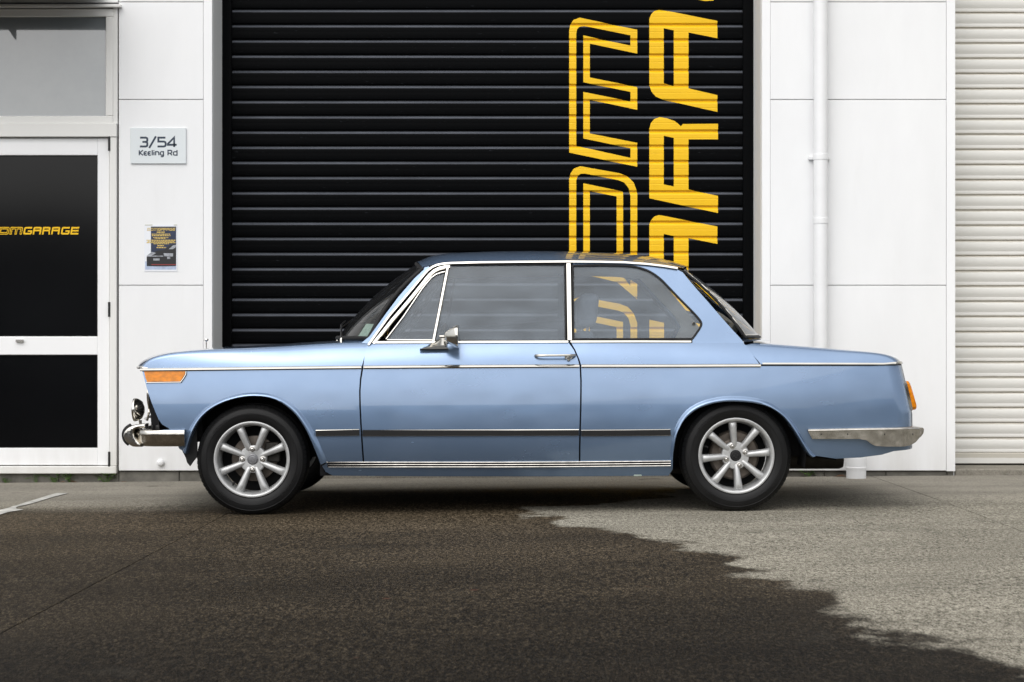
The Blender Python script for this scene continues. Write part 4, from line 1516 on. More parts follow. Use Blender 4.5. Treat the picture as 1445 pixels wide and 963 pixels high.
# bonnet edge moulding round the nose
mb = MB()
nose = [hood_pt(j, 0.0) for j in lat]
outs, ups = [], []
for i, p in enumerate(nose):
    a, c = Vector(nose[max(0, i - 1)]), Vector(nose[min(len(nose) - 1, i + 1)])
    t = (c - a); t.z = 0
    o_ = Vector((0, 0, 1)).cross(t).normalized()
    if o_.x > 0 and abs(o_.y) < 0.99:
        o_ = -o_
    outs.append(o_); ups.append((0, 0, 1))
nose2 = [p for p in nose]
pr = [(-0.012, -0.010), (0.0, -0.009), (0.003, -0.003), (0.001, 0.004), (-0.012, 0.008)]
sel = [i for i in range(len(nose)) if 1 <= i <= len(nose) - 2]
mb.add(*sweep([nose[i] for i in sel], [outs[i] for i in sel], [ups[i] for i in sel], pr), 'smooth', 40)
cp('nose_moulding', mb, M['chrome'], bon)
mb = MB()
mb.add(*lathe([(0.0, 0.008), (0.03, 0.006), (0.041, 0.0), (0.041, -0.01)], 24, (XF0 + 0.075, 0, ztop(0.075) + 0.0), 'z'), 'smooth', 30)
cp('round_badge', mb, M['emblem'], bon)

# ---- boot lid
def bxf(q):
    return 1.475 - 0.175 * q ** 3 - 0.0
def bxr(q):
    return 2.152 - 0.02 * q * q - 0.125 * q ** 9
zboot = interp([(0, 0.745), (0.012, 0.762), (0.035, 0.778), (0.07, 0.791), (0.13, 0.803), (0.25, 0.818), (0.45, 0.838), (0.65, 0.855), (0.85, 0.870)])
def boot_pt(j, v_):
    kind, t, sg_ = j
    q = (1 - 0.095 * t) if kind == 's' else t
    x0 = bxf(q)
    if kind == 's':
        x0 = 1.372 - 0.085 * t          # slanted shut line down to the belt
    x = x0 + v_ * (bxr(q) - x0)
    dist = (1 - v_) * (bxr(q) - x0)
    zb_ = zbelt(x)
    Wb = Wp(x) - inset(zb_)
    hs = max(0.0, zboot(dist) - 0.010 * min(1, dist / 0.3) - zb_)
    hs_eff = min(hs, ZSILL - zb_ - 0.002)
    ins = (Wb - sill_hw(1.3)) * min(1, hs / 0.12) ** 0.8
    if kind == 's':
        y = Wb - ins * (0.5 * t + 0.5 * t * t)
        z = zb_ + hs_eff * t
    else:
        ysx = Wb - ins
        y = t * ysx / 0.905
        zs_ = zb_ + hs_eff
        z = zs_ + (zboot(dist) - zs_) * (1 - (t / 0.905) ** 2.0)
    # plan rounding of the rear corner
    return (x, sg_ * y, z)
bv_ = [0, .03, .09, .17, .26, .36, .46, .56, .65, .73, .8, .86, .905, .94, .965, .98, .99, .996, 1.0]
vs_ = [boot_pt(j, v_) for v_ in bv_ for j in lat]
mb = MB()
mb.add(*orient(vs_, grid_faces(len(bv_), len(lat))), 'smooth', 60)
if mb.n[len(mb.n) // 2].z < 0:
    mb.f = flip(mb.f); mb.n = [-n for n in mb.n]
boot = cp('boot_lid', mb, M['paint'])
mb = MB()
edge = [boot_pt(lat[0], v_) for v_ in (0.012, .2, .4, .6, .8, .9, .96, 1.0)] + [boot_pt(j, 1.0) for j in lat[1:-1]] + [boot_pt(lat[-1], v_) for v_ in (1.0, .96, .9, .8, .6, .4, .2, .012)]
outs = []
for i, p in enumerate(edge):
    t = Vector(edge[min(len(edge) - 1, i + 1)]) - Vector(edge[max(0, i - 1)])
    t.z = 0
    o_ = t.cross(Vector((0, 0, 1))).normalized()
    if o_.dot(Vector((p[0] - 1.6, p[1], 0))) < 0:
        o_ = -o_
    outs.append(o_)
pr = [(-0.012, -0.008), (0.003, -0.0075), (0.0085, -0.0035), (0.0085, 0.0), (0.002, 0.0075), (-0.012, 0.009)]
mb.add(*sweep(edge, outs, [(0, 0, 1)] * len(edge), pr), 'smooth', 40)
cp('belt_moulding', mb, M['chrome'], boot)

# ---- rear panel between the quarters
def rear_pt(u, z):
    """u in -1..1 across the car"""
    xe = xend(z)
    wb = Wp(2.05) - inset(z)
    y_edge = wb - RC * (1 - math.sqrt(1 - 0.97 ** 2))
    x_edge = xe - RC + 0.97 * RC
    y = u * y_edge
    x = x_edge + 0.03 * (1 - abs(u) ** 3)
    return (x - 0.001, y, z)
zz_ = [0.30, 0.36, 0.42, 0.48, 0.54, 0.60, 0.66, 0.71, 0.738]
uu = [-1 + i / 12 for i in range(25)]
mb = MB()
mb.add(*orient([rear_pt(u, z) for u in uu for z in zz_], grid_faces(len(uu), len(zz_))), 'smooth', 60)
if mb.n[len(mb.n) // 2].x < 0:
    mb.f = flip(mb.f); mb.n = [-n for n in mb.n]
cp('rear_panel', mb, M['paint'])

# ---- scuttle between bonnet and windscreen, rear shelf strip
def ws_pt(u, v_):
    a = Vector((-0.868 + 0.225 * abs(u) ** 2.4, 0.683 * u, 0.900 - 0.008 * u * u))
    c = Vector((-0.428 + 0.058 * u * u, 0.578 * u, 1.306 - 0.052 * u * u))
    p = a.lerp(c, v_)
    bow = 0.03 * math.sin(math.pi * v_)
    return p + Vector((-bow * 0.7, 0, bow * 0.7))
uu = [-1 + i / 10 for i in range(21)]
vv_ = [i / 8 for i in range(9)]
mb = MB()
vs_, fs = [tuple(ws_pt(u, v_)) for u in uu for v_ in vv_], grid_faces(len(uu), len(vv_))
mb.add(vs_, flip(fs), 'smooth', 60)
scr = cp('windscreen', mb, M['screen'])
ring = [ws_pt(u, 0) for u in uu] + [ws_pt(1, v_) for v_ in vv_[1:]] + [ws_pt(u, 1) for u in reversed(uu[:-1])] + [ws_pt(-1, v_) for v_ in reversed(vv_[1:-1])]
cp('screen_seal', MB().add(*tube(ring, 0.012, 8, closed=True), 'smooth', 60), M['rubber'], scr)
def rw_pt(u, v_):
    a = Vector((1.462 - 0.160 * abs(u) ** 2.2, 0.676 * u, 0.888 - 0.004 * u * u))
    c = Vector((1.055 - 0.058 * u * u, 0.574 * u, 1.262 - 0.028 * u * u))
    p = a.lerp(c, v_)
    bow = 0.022 * math.sin(math.pi * v_)
    return p + Vector((bow * 0.7, 0, bow * 0.7))
mb = MB()
mb.add([tuple(rw_pt(u, v_)) for u in uu for v_ in vv_], grid_faces(len(uu), len(vv_)), 'smooth', 60)
rwn = cp('rear_window', mb, M['rearscreen'])
ring = [rw_pt(u, 0) for u in uu] + [rw_pt(1, v_) for v_ in vv_[1:]] + [rw_pt(u, 1) for u in reversed(uu[:-1])] + [rw_pt(-1, v_) for v_ in reversed(vv_[1:-1])]
cp('screen_seal', MB().add(*tube(ring, 0.0065, 8, closed=True), 'smooth', 60), M['rubber'], rwn)
mb = MB()
for u in (-1, 1):
    mb.add(*tube([rw_pt(u * 0.985, v_) + Vector((0.004, u * 0.004, 0.004)) for v_ in vv_], 0.0035, 6), 'smooth', 60)
mb.add(*tube([rw_pt(u, 0.02) + Vector((.004, 0, .004)) for u in uu] , 0.003, 6), 'smooth', 60)
mb.add(*tube([rw_pt(u, 0.97) + Vector((.006, 0, .008)) for u in uu], 0.004, 6), 'smooth', 60)
cp('seal_insert', mb, M['chrome'], rwn)
# scuttle panels filling the strip between screens and lids
mb = MB()
vs_ = []
for u in uu:
    p = ws_pt(u, 0)
    q = abs(u) * 0.90
    vs_ += [(p.x + 0.01, p.y, p.z - 0.008), (xr(q) - 0.006, u * 0.705, ztop(1.07 - 0.0) - 0.012 - 0.016 * u * u)]
mb.add(vs_, [[2 * i, 2 * i + 2, 2 * i + 3, 2 * i + 1] for i in range(len(uu) - 1)], 'smooth', 60)
cp('scuttle', mb, M['paint'])
mb = MB()
vs_ = []
for u in uu:
    p = rw_pt(u, 0)
    q = abs(u) * 0.90
    vs_ += [(p.x - 0.01, p.y, p.z - 0.008), (bxf(q) + 0.03, u * 0.69, 0.868 - 0.008 * u * u)]
mb.add(vs_, [[2 * i, 2 * i + 1, 2 * i + 3, 2 * i + 2] for i in range(len(uu) - 1)], 'smooth', 60)
cp('rear_scuttle', mb, M['paint'])

# ---- roof
zedge = interp([(-0.43, 1.245), (-0.39, 1.256), (-0.33, 1.2725), (-0.23, 1.2865), (0.0, 1.2915), (0.38, 1.2905), (0.69, 1.284), (0.86, 1.270), (0.97, 1.254), (1.06, 1.235)])
zcrown = interp([(-0.43, 1.308), (-0.335, 1.346), (-0.24, 1.362), (0.16, 1.370), (0.63, 1.357), (0.865, 1.332), (0.99, 1.298), (1.06, 1.268)])
def roof_pt(u, v_, dz=0.0, k=1.0):
    x0, x1 = -0.432 + 0.062 * u * u, 1.062 - 0.062 * u * u
    x = x0 + (x1 - x0) * v_
    ze, zc_ = zedge(x), zcrown(x)
    hwr = hw_gh(x, ze) + 0.004
    return (x, u * hwr * k, ze + (zc_ - ze) * (1 - abs(u) ** 3.0) + dz)
ur = [-1, -.97, -.93, -.87, -.8, -.7, -.58, -.45, -.3, -.15, 0]
ur += [-u for u in reversed(ur[:-1])]
vr = [0, .02, .045, .08, .13, .2, .3, .4, .5, .6, .7, .78, .85, .9, .94, .97, 1]
mb = MB()
mb.add(*orient([roof_pt(u, v_) for v_ in vr for u in ur], grid_faces(len(vr), len(ur))), 'smooth', 60)
if mb.n[len(mb.n) // 2].z < 0:
    mb.f = flip(mb.f); mb.n = [-n for n in mb.n]
roof = cp('roof', mb, M['paint'])
mb = MB()
vs_ = [roof_pt(u, v_, -0.030, 0.95) for v_ in vr for u in ur]
mb.add(vs_, grid_faces(len(vr), len(ur)), 'smooth', 60)
cp('headlining', mb, M['liner'], roof)

# ---- nose: grille, headlamps, valance
def front_x(y, z):
    q = min(1.0, abs(y) / 0.74)
    return xf(q) + 0.034 + 0.05 * max(0, (0.735 - z) - 0.15) 
mb = MB()
zz_ = [0.43, 0.47, 0.52, 0.58, 0.64, 0.70, 0.744]
yy_ = [-0.70 + 1.40 * i / 28 for i in range(29)]
mb.add(*orient([(front_x(y, z) + 0.030, y, z) for y in yy_ for z in zz_], grid_faces(29, 7)), 'smooth', 60)
for s in (-1, 1):
    pass
gr = cp('grille', mb, M['plastic'])
for i in range(9):
    z = 0.485 + i * 0.027
    mb = MB()
    pth = [(front_x(y, z) + 0.022, y, z) for y in yy_[4:-4]]
    mb.add(*sweep(pth, [(-1, 0, 0)] * len(pth), [(0, 0, 1)] * len(pth), [(-0.008, -0.003), (0.004, -0.003), (0.004, 0.003), (-0.008, 0.003)]))
    cp('grille_bar', mb, M['plastic'], gr)
for sy in (-1, 1):
    # chrome surround of each grille half
    mb = MB()
    ring = []
    for y, z in ((0.09, 0.475), (0.40, 0.475), (0.60, 0.475), (0.655, 0.52), (0.665, 0.60), (0.655, 0.69), (0.60, 0.728), (0.40, 0.732), (0.09, 0.732)):
        ring.append((front_x(y, z) - 0.004, sy * y, z))
    mb.add(*tube(ring, 0.006, 6, closed=True), 'smooth', 60)
    cp('grille_surround', mb, M['chrome'], gr)
    ret = [(front_x(0.672, z) - 0.002 + dx_, sy * 0.672, z) for dx_ in (0.0, 0.24) for z in (0.45, 0.48, 0.52, 0.60, 0.68, 0.735)]
    cp('grille_return', MB().add(*orient(ret, grid_faces(2, 6))), M['dark'], gr)
    # kidney
    mb = MB()
    ring = [(front_x(0, z) - 0.014, sy * y, z) for y, z in ((0.012, 0.48), (0.055, 0.475), (0.075, 0.50), (0.08, 0.60), (0.075, 0.70), (0.055, 0.725), (0.012, 0.72))]
    mb.add(*tube(ring, 0.007, 8, closed=True), 'smooth', 60)
    cp('kidney_surround', mb, M['chrome'], gr)
    # headlamp
    yh, zh = sy * 0.53, 0.610
    xh = front_x(0.53, zh) + 0.04
    mb = MB()
    mb.add(*lathe([(0.094, 0.03), (0.094, -0.004), (0.090, -0.012), (0.083, -0.014), (0.080, -0.006), (0.080, 0.03)], 32, (xh, yh, zh), 'x'), 'smooth', 40)
    hl = cp('headlamp', mb, M['chrome'])
    cp('headlamp_glass', MB().add(*lathe([(0.0, -0.022), (0.03, -0.019), (0.06, -0.010), (0.081, 0.002)], 32, (xh, yh, zh), 'x'), 'smooth', 60), M['steel'], hl)
    # auxiliary lamp on its bracket above the bumper
    yf = sy * 0.41
    xa, za = cl(195.5, 578.5, -0.41)
    xa += 0.0
    mb = MB()
    mb.add(*lathe([(0.0, 0.034), (0.022, 0.032), (0.045, 0.022), (0.058, 0.004), (0.062, -0.010), (0.0635, -0.016), (0.060, -0.021), (0.054, -0.021)], 32, (xa, yf, za), 'x'), 'smooth', 50)
    al = cp('auxiliary_lamp', mb, M['chrome'])
    cp('lamp_glass', MB().add(*lathe([(0.0, -0.031), (0.025, -0.029), (0.045, -0.025), (0.056, -0.018)], 28, (xa, yf, za), 'x'), 'smooth', 60), M['steel'], al)
    cp('lamp_bracket', MB().add(*tube([(xa + 0.012, yf, za - 0.055), (xa + 0.014, yf, za - 0.085), (xa + 0.045, yf, za - 0.115)], 0.008, 8), 'smooth', 60), M['chrome'], al)
mb = MB()
zz_ = [0.34, 0.36, 0.38, 0.41, 0.45]
yv = [-0.735 + 1.47 * i / 28 for i in range(29)]
def val_pt(y, z):
    q = abs(y) / 0.74
    return (xf(min(1, q)) + 0.10 + 0.10 * max(0, (0.45 - z)) / 0.2 + 0.05 * q ** 6, y, z)
mb.add(*orient([val_pt(y, z) for y in yv for z in zz_], grid_faces(29, 5)), 'smooth', 60)
if mb.n[len(mb.n) // 2].x > 0:
    mb.f = flip(mb.f); mb.n = [-n for n in mb.n]
cp('front_valance', mb, M['paint'])

# ---- indicators
for s in (-1, 1):
    Hi = lambda x, z: hw_side(x, z) + 0.004
    mb = MB()
    ol = on(Hi, [(204.3, 523.2), (262.6, 523.0), (262.0, 528.5), (255.5, 538.2), (208.6, 538.8), (206.3, 533)])
    panel(mb, [ol], Hi, s, 0.02, dx=0.02, dz=0.01)
    ind = cp('indicator', mb, M['amber'])
    mb = MB()
    strip(mb, on(Hi, [(207.8, 540), (256.2, 539.4), (260.8, 533.2), (263.6, 528.5), (264, 524.2)]), 0.0085, lambda x, z: hw_side(x, z) + 0.0, 0.010, s, base=-0.01, sharp=0.3)
    cp('indicator_bezel', mb, M['chrome'], ind)

# ---- bumpers
def plan_sweep(name, path, prof, mat, parent=None):
    p = catmull(path, 5)
    outs = []
    for i in range(len(p)):
        a, c = Vector(p[max(0, i - 1)]), Vector(p[min(len(p) - 1, i + 1)])
        t = c - a
        o_ = Vector((t.y, -t.x, 0)).normalized()
        outs.append(o_)
    ctr = Vector((0, 0, 0))
    for o_, q in zip(outs, p):
        pass
    mb_ = MB()
    mb_.add(*sweep(p, outs, [(0, 0, 1)] * len(p), prof), 'smooth', 35)
    return cp(name, mb_, mat, parent)
x_e, z_t = cl(261, 606.5, -0.80)
_, z_b = cl(257, 630.5, -0.80)
hh = z_t - z_b
fb = [(x_e, -0.800, z_b), (-1.66, -0.803, z_b), (-1.74, -0.795, z_b), (-1.80, -0.765, z_b), (-1.845, -0.70, z_b), (-1.88, -0.58, z_b), (-1.91, -0.3, z_b), (-1.92, 0, z_b)]
fb = fb + [(x, -y, z) for x, y, z in reversed(fb[:-1])]
BP = [(-0.045, hh), (-0.004, hh), (0.006, hh * 0.95), (0.010, hh * 0.84), (0.010, hh * 0.70), (0.004, hh * 0.62), (0.0, hh * 0.30), (-0.012, 0.004), (-0.022, 0.0), (-0.024, 0.006), (-0.012, hh * 0.3), (-0.008, hh * 0.6), (-0.012, hh * 0.93), (-0.045, hh * 0.96)]
fb = [(x, y, z) for x, y, z in fb]
BPo = [(-a, b_) for a, b_ in BP]
fbump = plan_sweep('front_bumper', fb, BPo, M['old_chrome'])
for sy in (-1, 1):
    mb = MB()
    yo = 0.715
    poly = [cl(px, py, -yo) for px, py in catmull([(209, 597.5), (197, 598.5), (187, 601), (180, 606), (176.5, 613), (178.5, 621), (184, 626.5), (190, 630), (202, 630.5)], 3)] + \
           [cl(px, py, -yo) for px, py in catmull([(202, 627), (195, 619), (191.5, 612), (194, 606.5), (201, 604.5), (209, 604)], 3)]
    mt = miter(poly, True)
    area = sum(poly[i - 1][0] * poly[i][1] - poly[i][0] * poly[i - 1][1] for i in range(len(poly)))
    sg_in = 1 if area > 0 else -1
    n_p = len(poly)
    lay = []
    for dy, k_in in ((-0.038, 0.0075), (-0.034, 0.004), (-0.026, 0.0), (0.026, 0.0), (0.034, 0.004), (0.038, 0.0075)):
        lay += [(p[0] + sg_in * q_[0] * k_in, sy * yo + dy, p[1] + sg_in * q_[1] * k_in) for p, q_ in zip(poly, mt)]
    pf, ff, _ = poly_fill([[(p[0], p[2]) for p in lay[:n_p]]])
    allf = [list(f) for f in ff] + [[k + 5 * n_p for k in f] for f in ff]
    for L_i in range(5):
        allf += [[L_i * n_p + k, L_i * n_p + (k + 1) % n_p, (L_i + 1) * n_p + (k + 1) % n_p, (L_i + 1) * n_p + k] for k in range(n_p)]
    mb.add(*orient(lay, allf), 'smooth', 60)
    orr = cp('overrider', mb, M['chrome'], fbump)
    mb = MB()
    pth = [(cl(px, py, -yo)[0], sy * yo, cl(px, py, -yo)[1]) for px, py in catmull([(186, 600.5), (179, 605.5), (175.5, 613), (177.5, 621.5), (183, 627)], 3)]
    mb.add(*tube(pth, 0.012, 8), 'smooth', 60)
    cp('overrider_rubber', mb, M['rubber'], fbump)

def hw_rb(x, z):
    dx_ = x - 2.075
    base = 0.800 if x > 1.9 else 0.800
    if dx_ > 0:
        dx_ = min(dx_, 0.1592)
        base -= 0.16 - math.sqrt(0.16 ** 2 - dx_ ** 2)
    return base
RB = [(1140.5, 607.4), (1200, 606.2), (1260, 605.2), (1288, 604.5), (1296, 605), (1300.5, 607), (1301, 611), (1298.5, 618), (1293, 624.5), (1286, 628.5), (1277, 630.5), (1250, 630.5), (1236, 629.5), (1230, 626.5), (1224, 621.8), (1214, 619.8), (1180, 619.8), (1147, 619.8)]
xlim = 2.075 + 0.156
rb_far = None
for s in (-1, 1):
    mb = MB()
    pts = [(min(x, xlim), z) for x, z in on(hw_rb, RB)]
    panel(mb, [pts], hw_rb, s, 0.035, dx=0.02, dz=0.015, extra_x=[2.075 + 0.01 * k for k in range(1, 16)])
    ptop = on(hw_rb, [(1141, 607.2), (1200, 606.0), (1260, 605.0), (1290, 604.3), (1298, 605.2)])
    ptop = [(min(x, xlim - .003), z) for x, z in ptop]
    zq = ptop[1][1]
    strip(mb, ptop, 0.014, lambda x, z: hw_rb(x, z) - 0.8 * (z - zq), 0.008, s, base=-0.03, sharp=0.5)
    o = cp('rear_bumper', mb, M['old_chrome'])
    mb = MB()
    for px in (1159.7, 1197, 1249, 1289):
        c = on(hw_rb, [(px, 613)])[0]
        mb.add(*lathe([(0.0, 0.0), (0.0035, 0.0), (0.0035, 0.006)], 10, (c[0], s * (hw_rb(*c) + 0.0015), c[1]), 'y', -s), 'smooth', 40)
    cp('bumper_bolt', mb, M['rubber'], o)
x_m = 2.075 + 0.155
mb = MB()
zt = on(hw_rb, [(1290, 604.8)])[0][1]
zb2 = on(hw_rb, [(1286, 619)])[0][1]
yy = hw_rb(x_m, 0)
pth = [(x_m - 0.010 + 0.016 * (1 - (t * t)), t * yy, zb2) for t in [-1 + i / 8 for i in range(17)]]
H_ = zt - zb2
mb.add(*sweep(pth, [(1, 0, 0)] * 17, [(0, 0, 1)] * 17, [(-0.04, H_), (0, H_ * .97), (0.006, H_ * .8), (0.003, H_ * .4), (-0.012, 0), (-0.02, 0.0), (-0.012, H_ * .5), (-0.04, H_ * .93)]), 'smooth', 35)
cp('rear_bumper_blade', mb, M['old_chrome'])

# lower rear valance
mb = MB()
def rv_pt(y, z):
    q = min(1.0, abs(y) / 0.72)
    return (2.10 - 0.10 * (0.36 - z) / 0.1 - 0.05 * q ** 6, y, z)
zz_ = [0.275, 0.30, 0.33, 0.37]
mb.add(*orient([rv_pt(y, z) for y in [-.72 + 1.44 * i / 20 for i in range(21)] for z in zz_], grid_faces(21, 4)), 'smooth', 60)
cp('rear_valance', mb, M['paint'])

# ---- tail lamps
for s in (-1, 1):
    mb = MB()
    yl0 = 0.60
    xt, zt1 = cl(1276.5, 537, -0.69)
    xt2, zt2 = cl(1286, 580, -0.69)
    def lamp(mbx, x_off0, x_off1, grow, zg_=0.0):
        vs2 = []
        for k, (xo, gr_) in enumerate(((x_off0, grow), (x_off1, grow * 0.0))):
            for (y, t) in ((0.46, 0.0), (0.46, 1.0), (0.675, 1.0), (0.692, 0.9), (0.695, 0.5), (0.692, 0.1), (0.675, 0.0)):
                z = zt2 + (zt1 - zt2) * t
                z += gr_ * (1 if t > .5 else -1 if t < .5 else 0)
                x = xt2 + (xt - xt2) * t + xo
                vs2.append((x, s * (y + (gr_ if y > .5 else -gr_)), z))
        n = 7
        f2 = [list(range(n)), [k + n for k in range(n - 1, -1, -1)]] + [[k, (k + 1) % n, (k + 1) % n + n, k + n] for k in range(n)]
        mbx.add(*orient(vs2, f2), 'smooth', 30)
    lamp(mb, -0.05, 0.014, 0.004)
    tl = cp('tail_lamp', mb, M['chrome'])
    mb = MB()
    vs2 = []
    for xo, sh in ((0.012, 0.003), (0.030, 0.005), (0.039, 0.013)):
        for y, t in ((0.47, 0.0), (0.47, 1.0), (0.672, 1.0), (0.686, 0.9), (0.688, 0.5), (0.686, 0.1), (0.672, 0.0)):
            z = zt2 + (zt1 - zt2) * t
            z += -sh * (1 if t > .5 else -1 if t < .5 else 0)
            vs2.append((xt2 + (xt - xt2) * t + xo, s * (y - (sh if y > .5 else -sh)), z))
    n = 7
    f2 = [list(range(n)), [k + 2 * n for k in range(n - 1, -1, -1)]] + [[k + r_ * n, (k + 1) % n + r_ * n, (k + 1) % n + (r_ + 1) * n, k + (r_ + 1) * n] for r_ in (0, 1) for k in range(n)]
    mb.add(*orient(vs2, f2), 'smooth', 35)
    cp('lens', mb, M['amber'], tl)

# ---- door handle, mirror, wipers, aerial
def sp3(px, py, y):
    x, z = cl(px, py, y)
    return Vector((x, y, z))
for s in (-1, 1):
    par = near['door'] if s < 0 else far['door']
    mb = MB()
    x0, zh = on(hw_sh, [(757, 502)])[0]
    x1, _ = on(hw_sh, [(813, 502)])[0]
    hb = hw_sh((x0 + x1) / 2, zh)
    pth = [(x0, hb + 0.004), (x0 + 0.006, hb + 0.018), (x0 + 0.02, hb + 0.030), (x0 + 0.06, hb + 0.034), (x1 - 0.06, hb + 0.034), (x1 - 0.03, hb + 0.032), (x1 - 0.012, hb + 0.024), (x1, hb + 0.006)]
    P = [Vector((x, s * y, zh)) for x, y in pth]
    rad = [0.007, 0.007, 0.0065, 0.006, 0.006, 0.0065, 0.007, 0.007]
    mb.add(*tube(P, rad, 10), 'smooth', 60)
    hd = cp('door_handle', mb, M['chrome'], par)
    mb = MB()
    c = on(hw_sh, [(804, 506)])[0]
    mb.add(*lathe([(0.0, -0.012), (0.008, -0.012), (0.011, -0.009), (0.012, 0.0), (0.013, 0.012)], 18, (c[0], s * (hw_sh(*c) + 0.008), c[1]), 'y', -s if False else (1 if s < 0 else -1)), 'smooth', 40)
    mb.add(*bbox(c[0] - 0.020, c[0] + 0.020, min(s * (hw_sh(*c) - 0.004), s * (hw_sh(*c) + 0.012)), max(s * (hw_sh(*c) - 0.004), s * (hw_sh(*c) + 0.012)), c[1] - 0.002, c[1] + 0.016, b=0.004))
    cp('lock_button', mb, M['chrome'], par)

# wing mirror on the near door: foot, stalk, faceted bullet head
ym = -0.735
mb = MB()
foot = [(594, 492.3), (600, 489), (612, 483.8), (621, 478.5), (626, 476.4), (631.5, 476.5), (632.5, 479), (629.5, 481), (632.5, 488), (634.5, 490.8), (634, 492.6), (620, 493.8), (603, 493.8)]
fp = [cl(px, py, ym) for px, py in foot]
zlo = min(p[1] for p in fp)
nf = len(fp)
ptsf, facf, _ = poly_fill([fp])
vsf = [(x, ym + 0.022, z) for x, z in ptsf] + [(x, ym - 0.026, zlo + 0.004 + (z - zlo) * 0.30) for x, z in ptsf]
allf = [list(f) for f in facf] + [[k + nf for k in reversed(f)] for f in facf] + [[k, (k + 1) % nf, (k + 1) % nf + nf, k + nf] for k in range(nf)]
mb.add(*orient(vsf, allf), 'smooth', 35)
mir = cp('wing_mirror', mb, M['chrome'], near['door'])
mb = MB()
a, c = sp3(622, 475.3, -0.80), sp3(634, 475.3, -0.80)
pv = sp3(629, 479, ym)
mb.add(*tube([pv, Vector((pv.x + 0.004, -0.775, pv.z + 0.008)), Vector(((a.x + c.x) / 2, -0.80, a.z))], 0.006, 8), 'smooth', 60)
mb.add(*tube([a, c], 0.008, 12), 'smooth', 40)
cp('mirror_stalk', mb, M['chrome'], near['door'])
mb = MB()
apex = sp3(632, 475.4, -0.80)
face_c = sp3(647.5, 475, -0.80)
nseg = 14
prof_ = [(-0.25, 0.008), (-0.1, 0.024), (0.1, 0.034), (0.4, 0.046), (0.75, 0.058), (0.95, 0.063), (1.04, 0.063), (1.10, 0.058)]
vs2 = []
for t, r_ in prof_:
    cpt = apex.lerp(face_c, t)
    for k in range(nseg):
        an = 2 * math.pi * k / nseg + 0.22
        ca, sa = math.cos(an), math.sin(an)
        e_ = (abs(ca) ** 4 + abs(sa) ** 4) ** -0.25 * 0.93
        vs2.append((cpt.x, cpt.y + ca * r_ * e_ * 1.2, cpt.z + sa * r_ * e_))
f2 = []
for i in range(len(prof_) - 1):
    for k in range(nseg):
        k2 = (k + 1) % nseg
        f2.append([i * nseg + k, i * nseg + k2, (i + 1) * nseg + k2, (i + 1) * nseg + k])
f2.append(list(range(nseg)))
f2.append([(len(prof_) - 1) * nseg + k for k in range(nseg - 1, -1, -1)])
mb.add(*orient(vs2, f2), 'smooth', 32)
cp('mirror_head', mb, M['chrome'], near['door'])

# wipers
for uo in (-0.62, 0.10):
    mb = MB()
    piv = ws_pt(uo, 0.0) + Vector((-0.016, 0, -0.012))
    mb.add(*lathe([(0.0, 0.014), (0.006, 0.013), (0.009, 0.008), (0.009, -0.008), (0.012, -0.012)], 14, tuple(piv), 'z'), 'smooth', 40)
    wp = cp('wiper_spindle', mb, M['chrome'])
    mb = MB()
    tip = ws_pt(uo + 0.55, 0.16) + Vector((-0.02, 0, 0.02))
    mid = piv.lerp(tip, 0.5) + Vector((-0.012, 0, 0.03))
    mb.add(*tube([piv + Vector((0, 0, 0.008)), mid, tip], [0.006, 0.005, 0.003], 8), 'smooth', 60)
    mb.add(*tube([ws_pt(uo + 0.30, 0.10) + Vector((-0.013, 0, 0.013)), ws_pt(uo + 0.80, 0.20) + Vector((-0.013, 0, 0.013))], 0.004, 6), 'smooth', 60)
    cp('wiper_arm', mb, M['plastic'], wp)
# licence label inside the screen
mb = MB()
P = [ws_pt(u, v_) + Vector((0.012, 0.004, -0.008)) for u, v_ in ((-0.93, 0.03), (-0.80, 0.03), (-0.80, 0.19), (-0.93, 0.19))]
mb.add(P, [[0, 1, 2, 3]])
cp('licence_label', mb, M['sticker'], scr)
# aerial stub on the far wing
pa = Vector((cl(292.5, 492, 0.62)[0], 0.62, 0.0))
za0 = cl(292.5, 492, 0.62)[1]
mb = MB()
mb.add(*tube([(pa.x, 0.62, za0 - 0.02), (pa.x, 0.62, za0 + 0.045)], 0.0035, 8), 'smooth', 60)
mb.add(*lathe([(0.0, 0.058), (0.012, 0.057), (0.014, 0.050), (0.007, 0.044), (0.003, 0.04)], 12, (pa.x, 0.62, za0), 'z'), 'smooth', 40)
cp('aerial', mb, M['steel'])

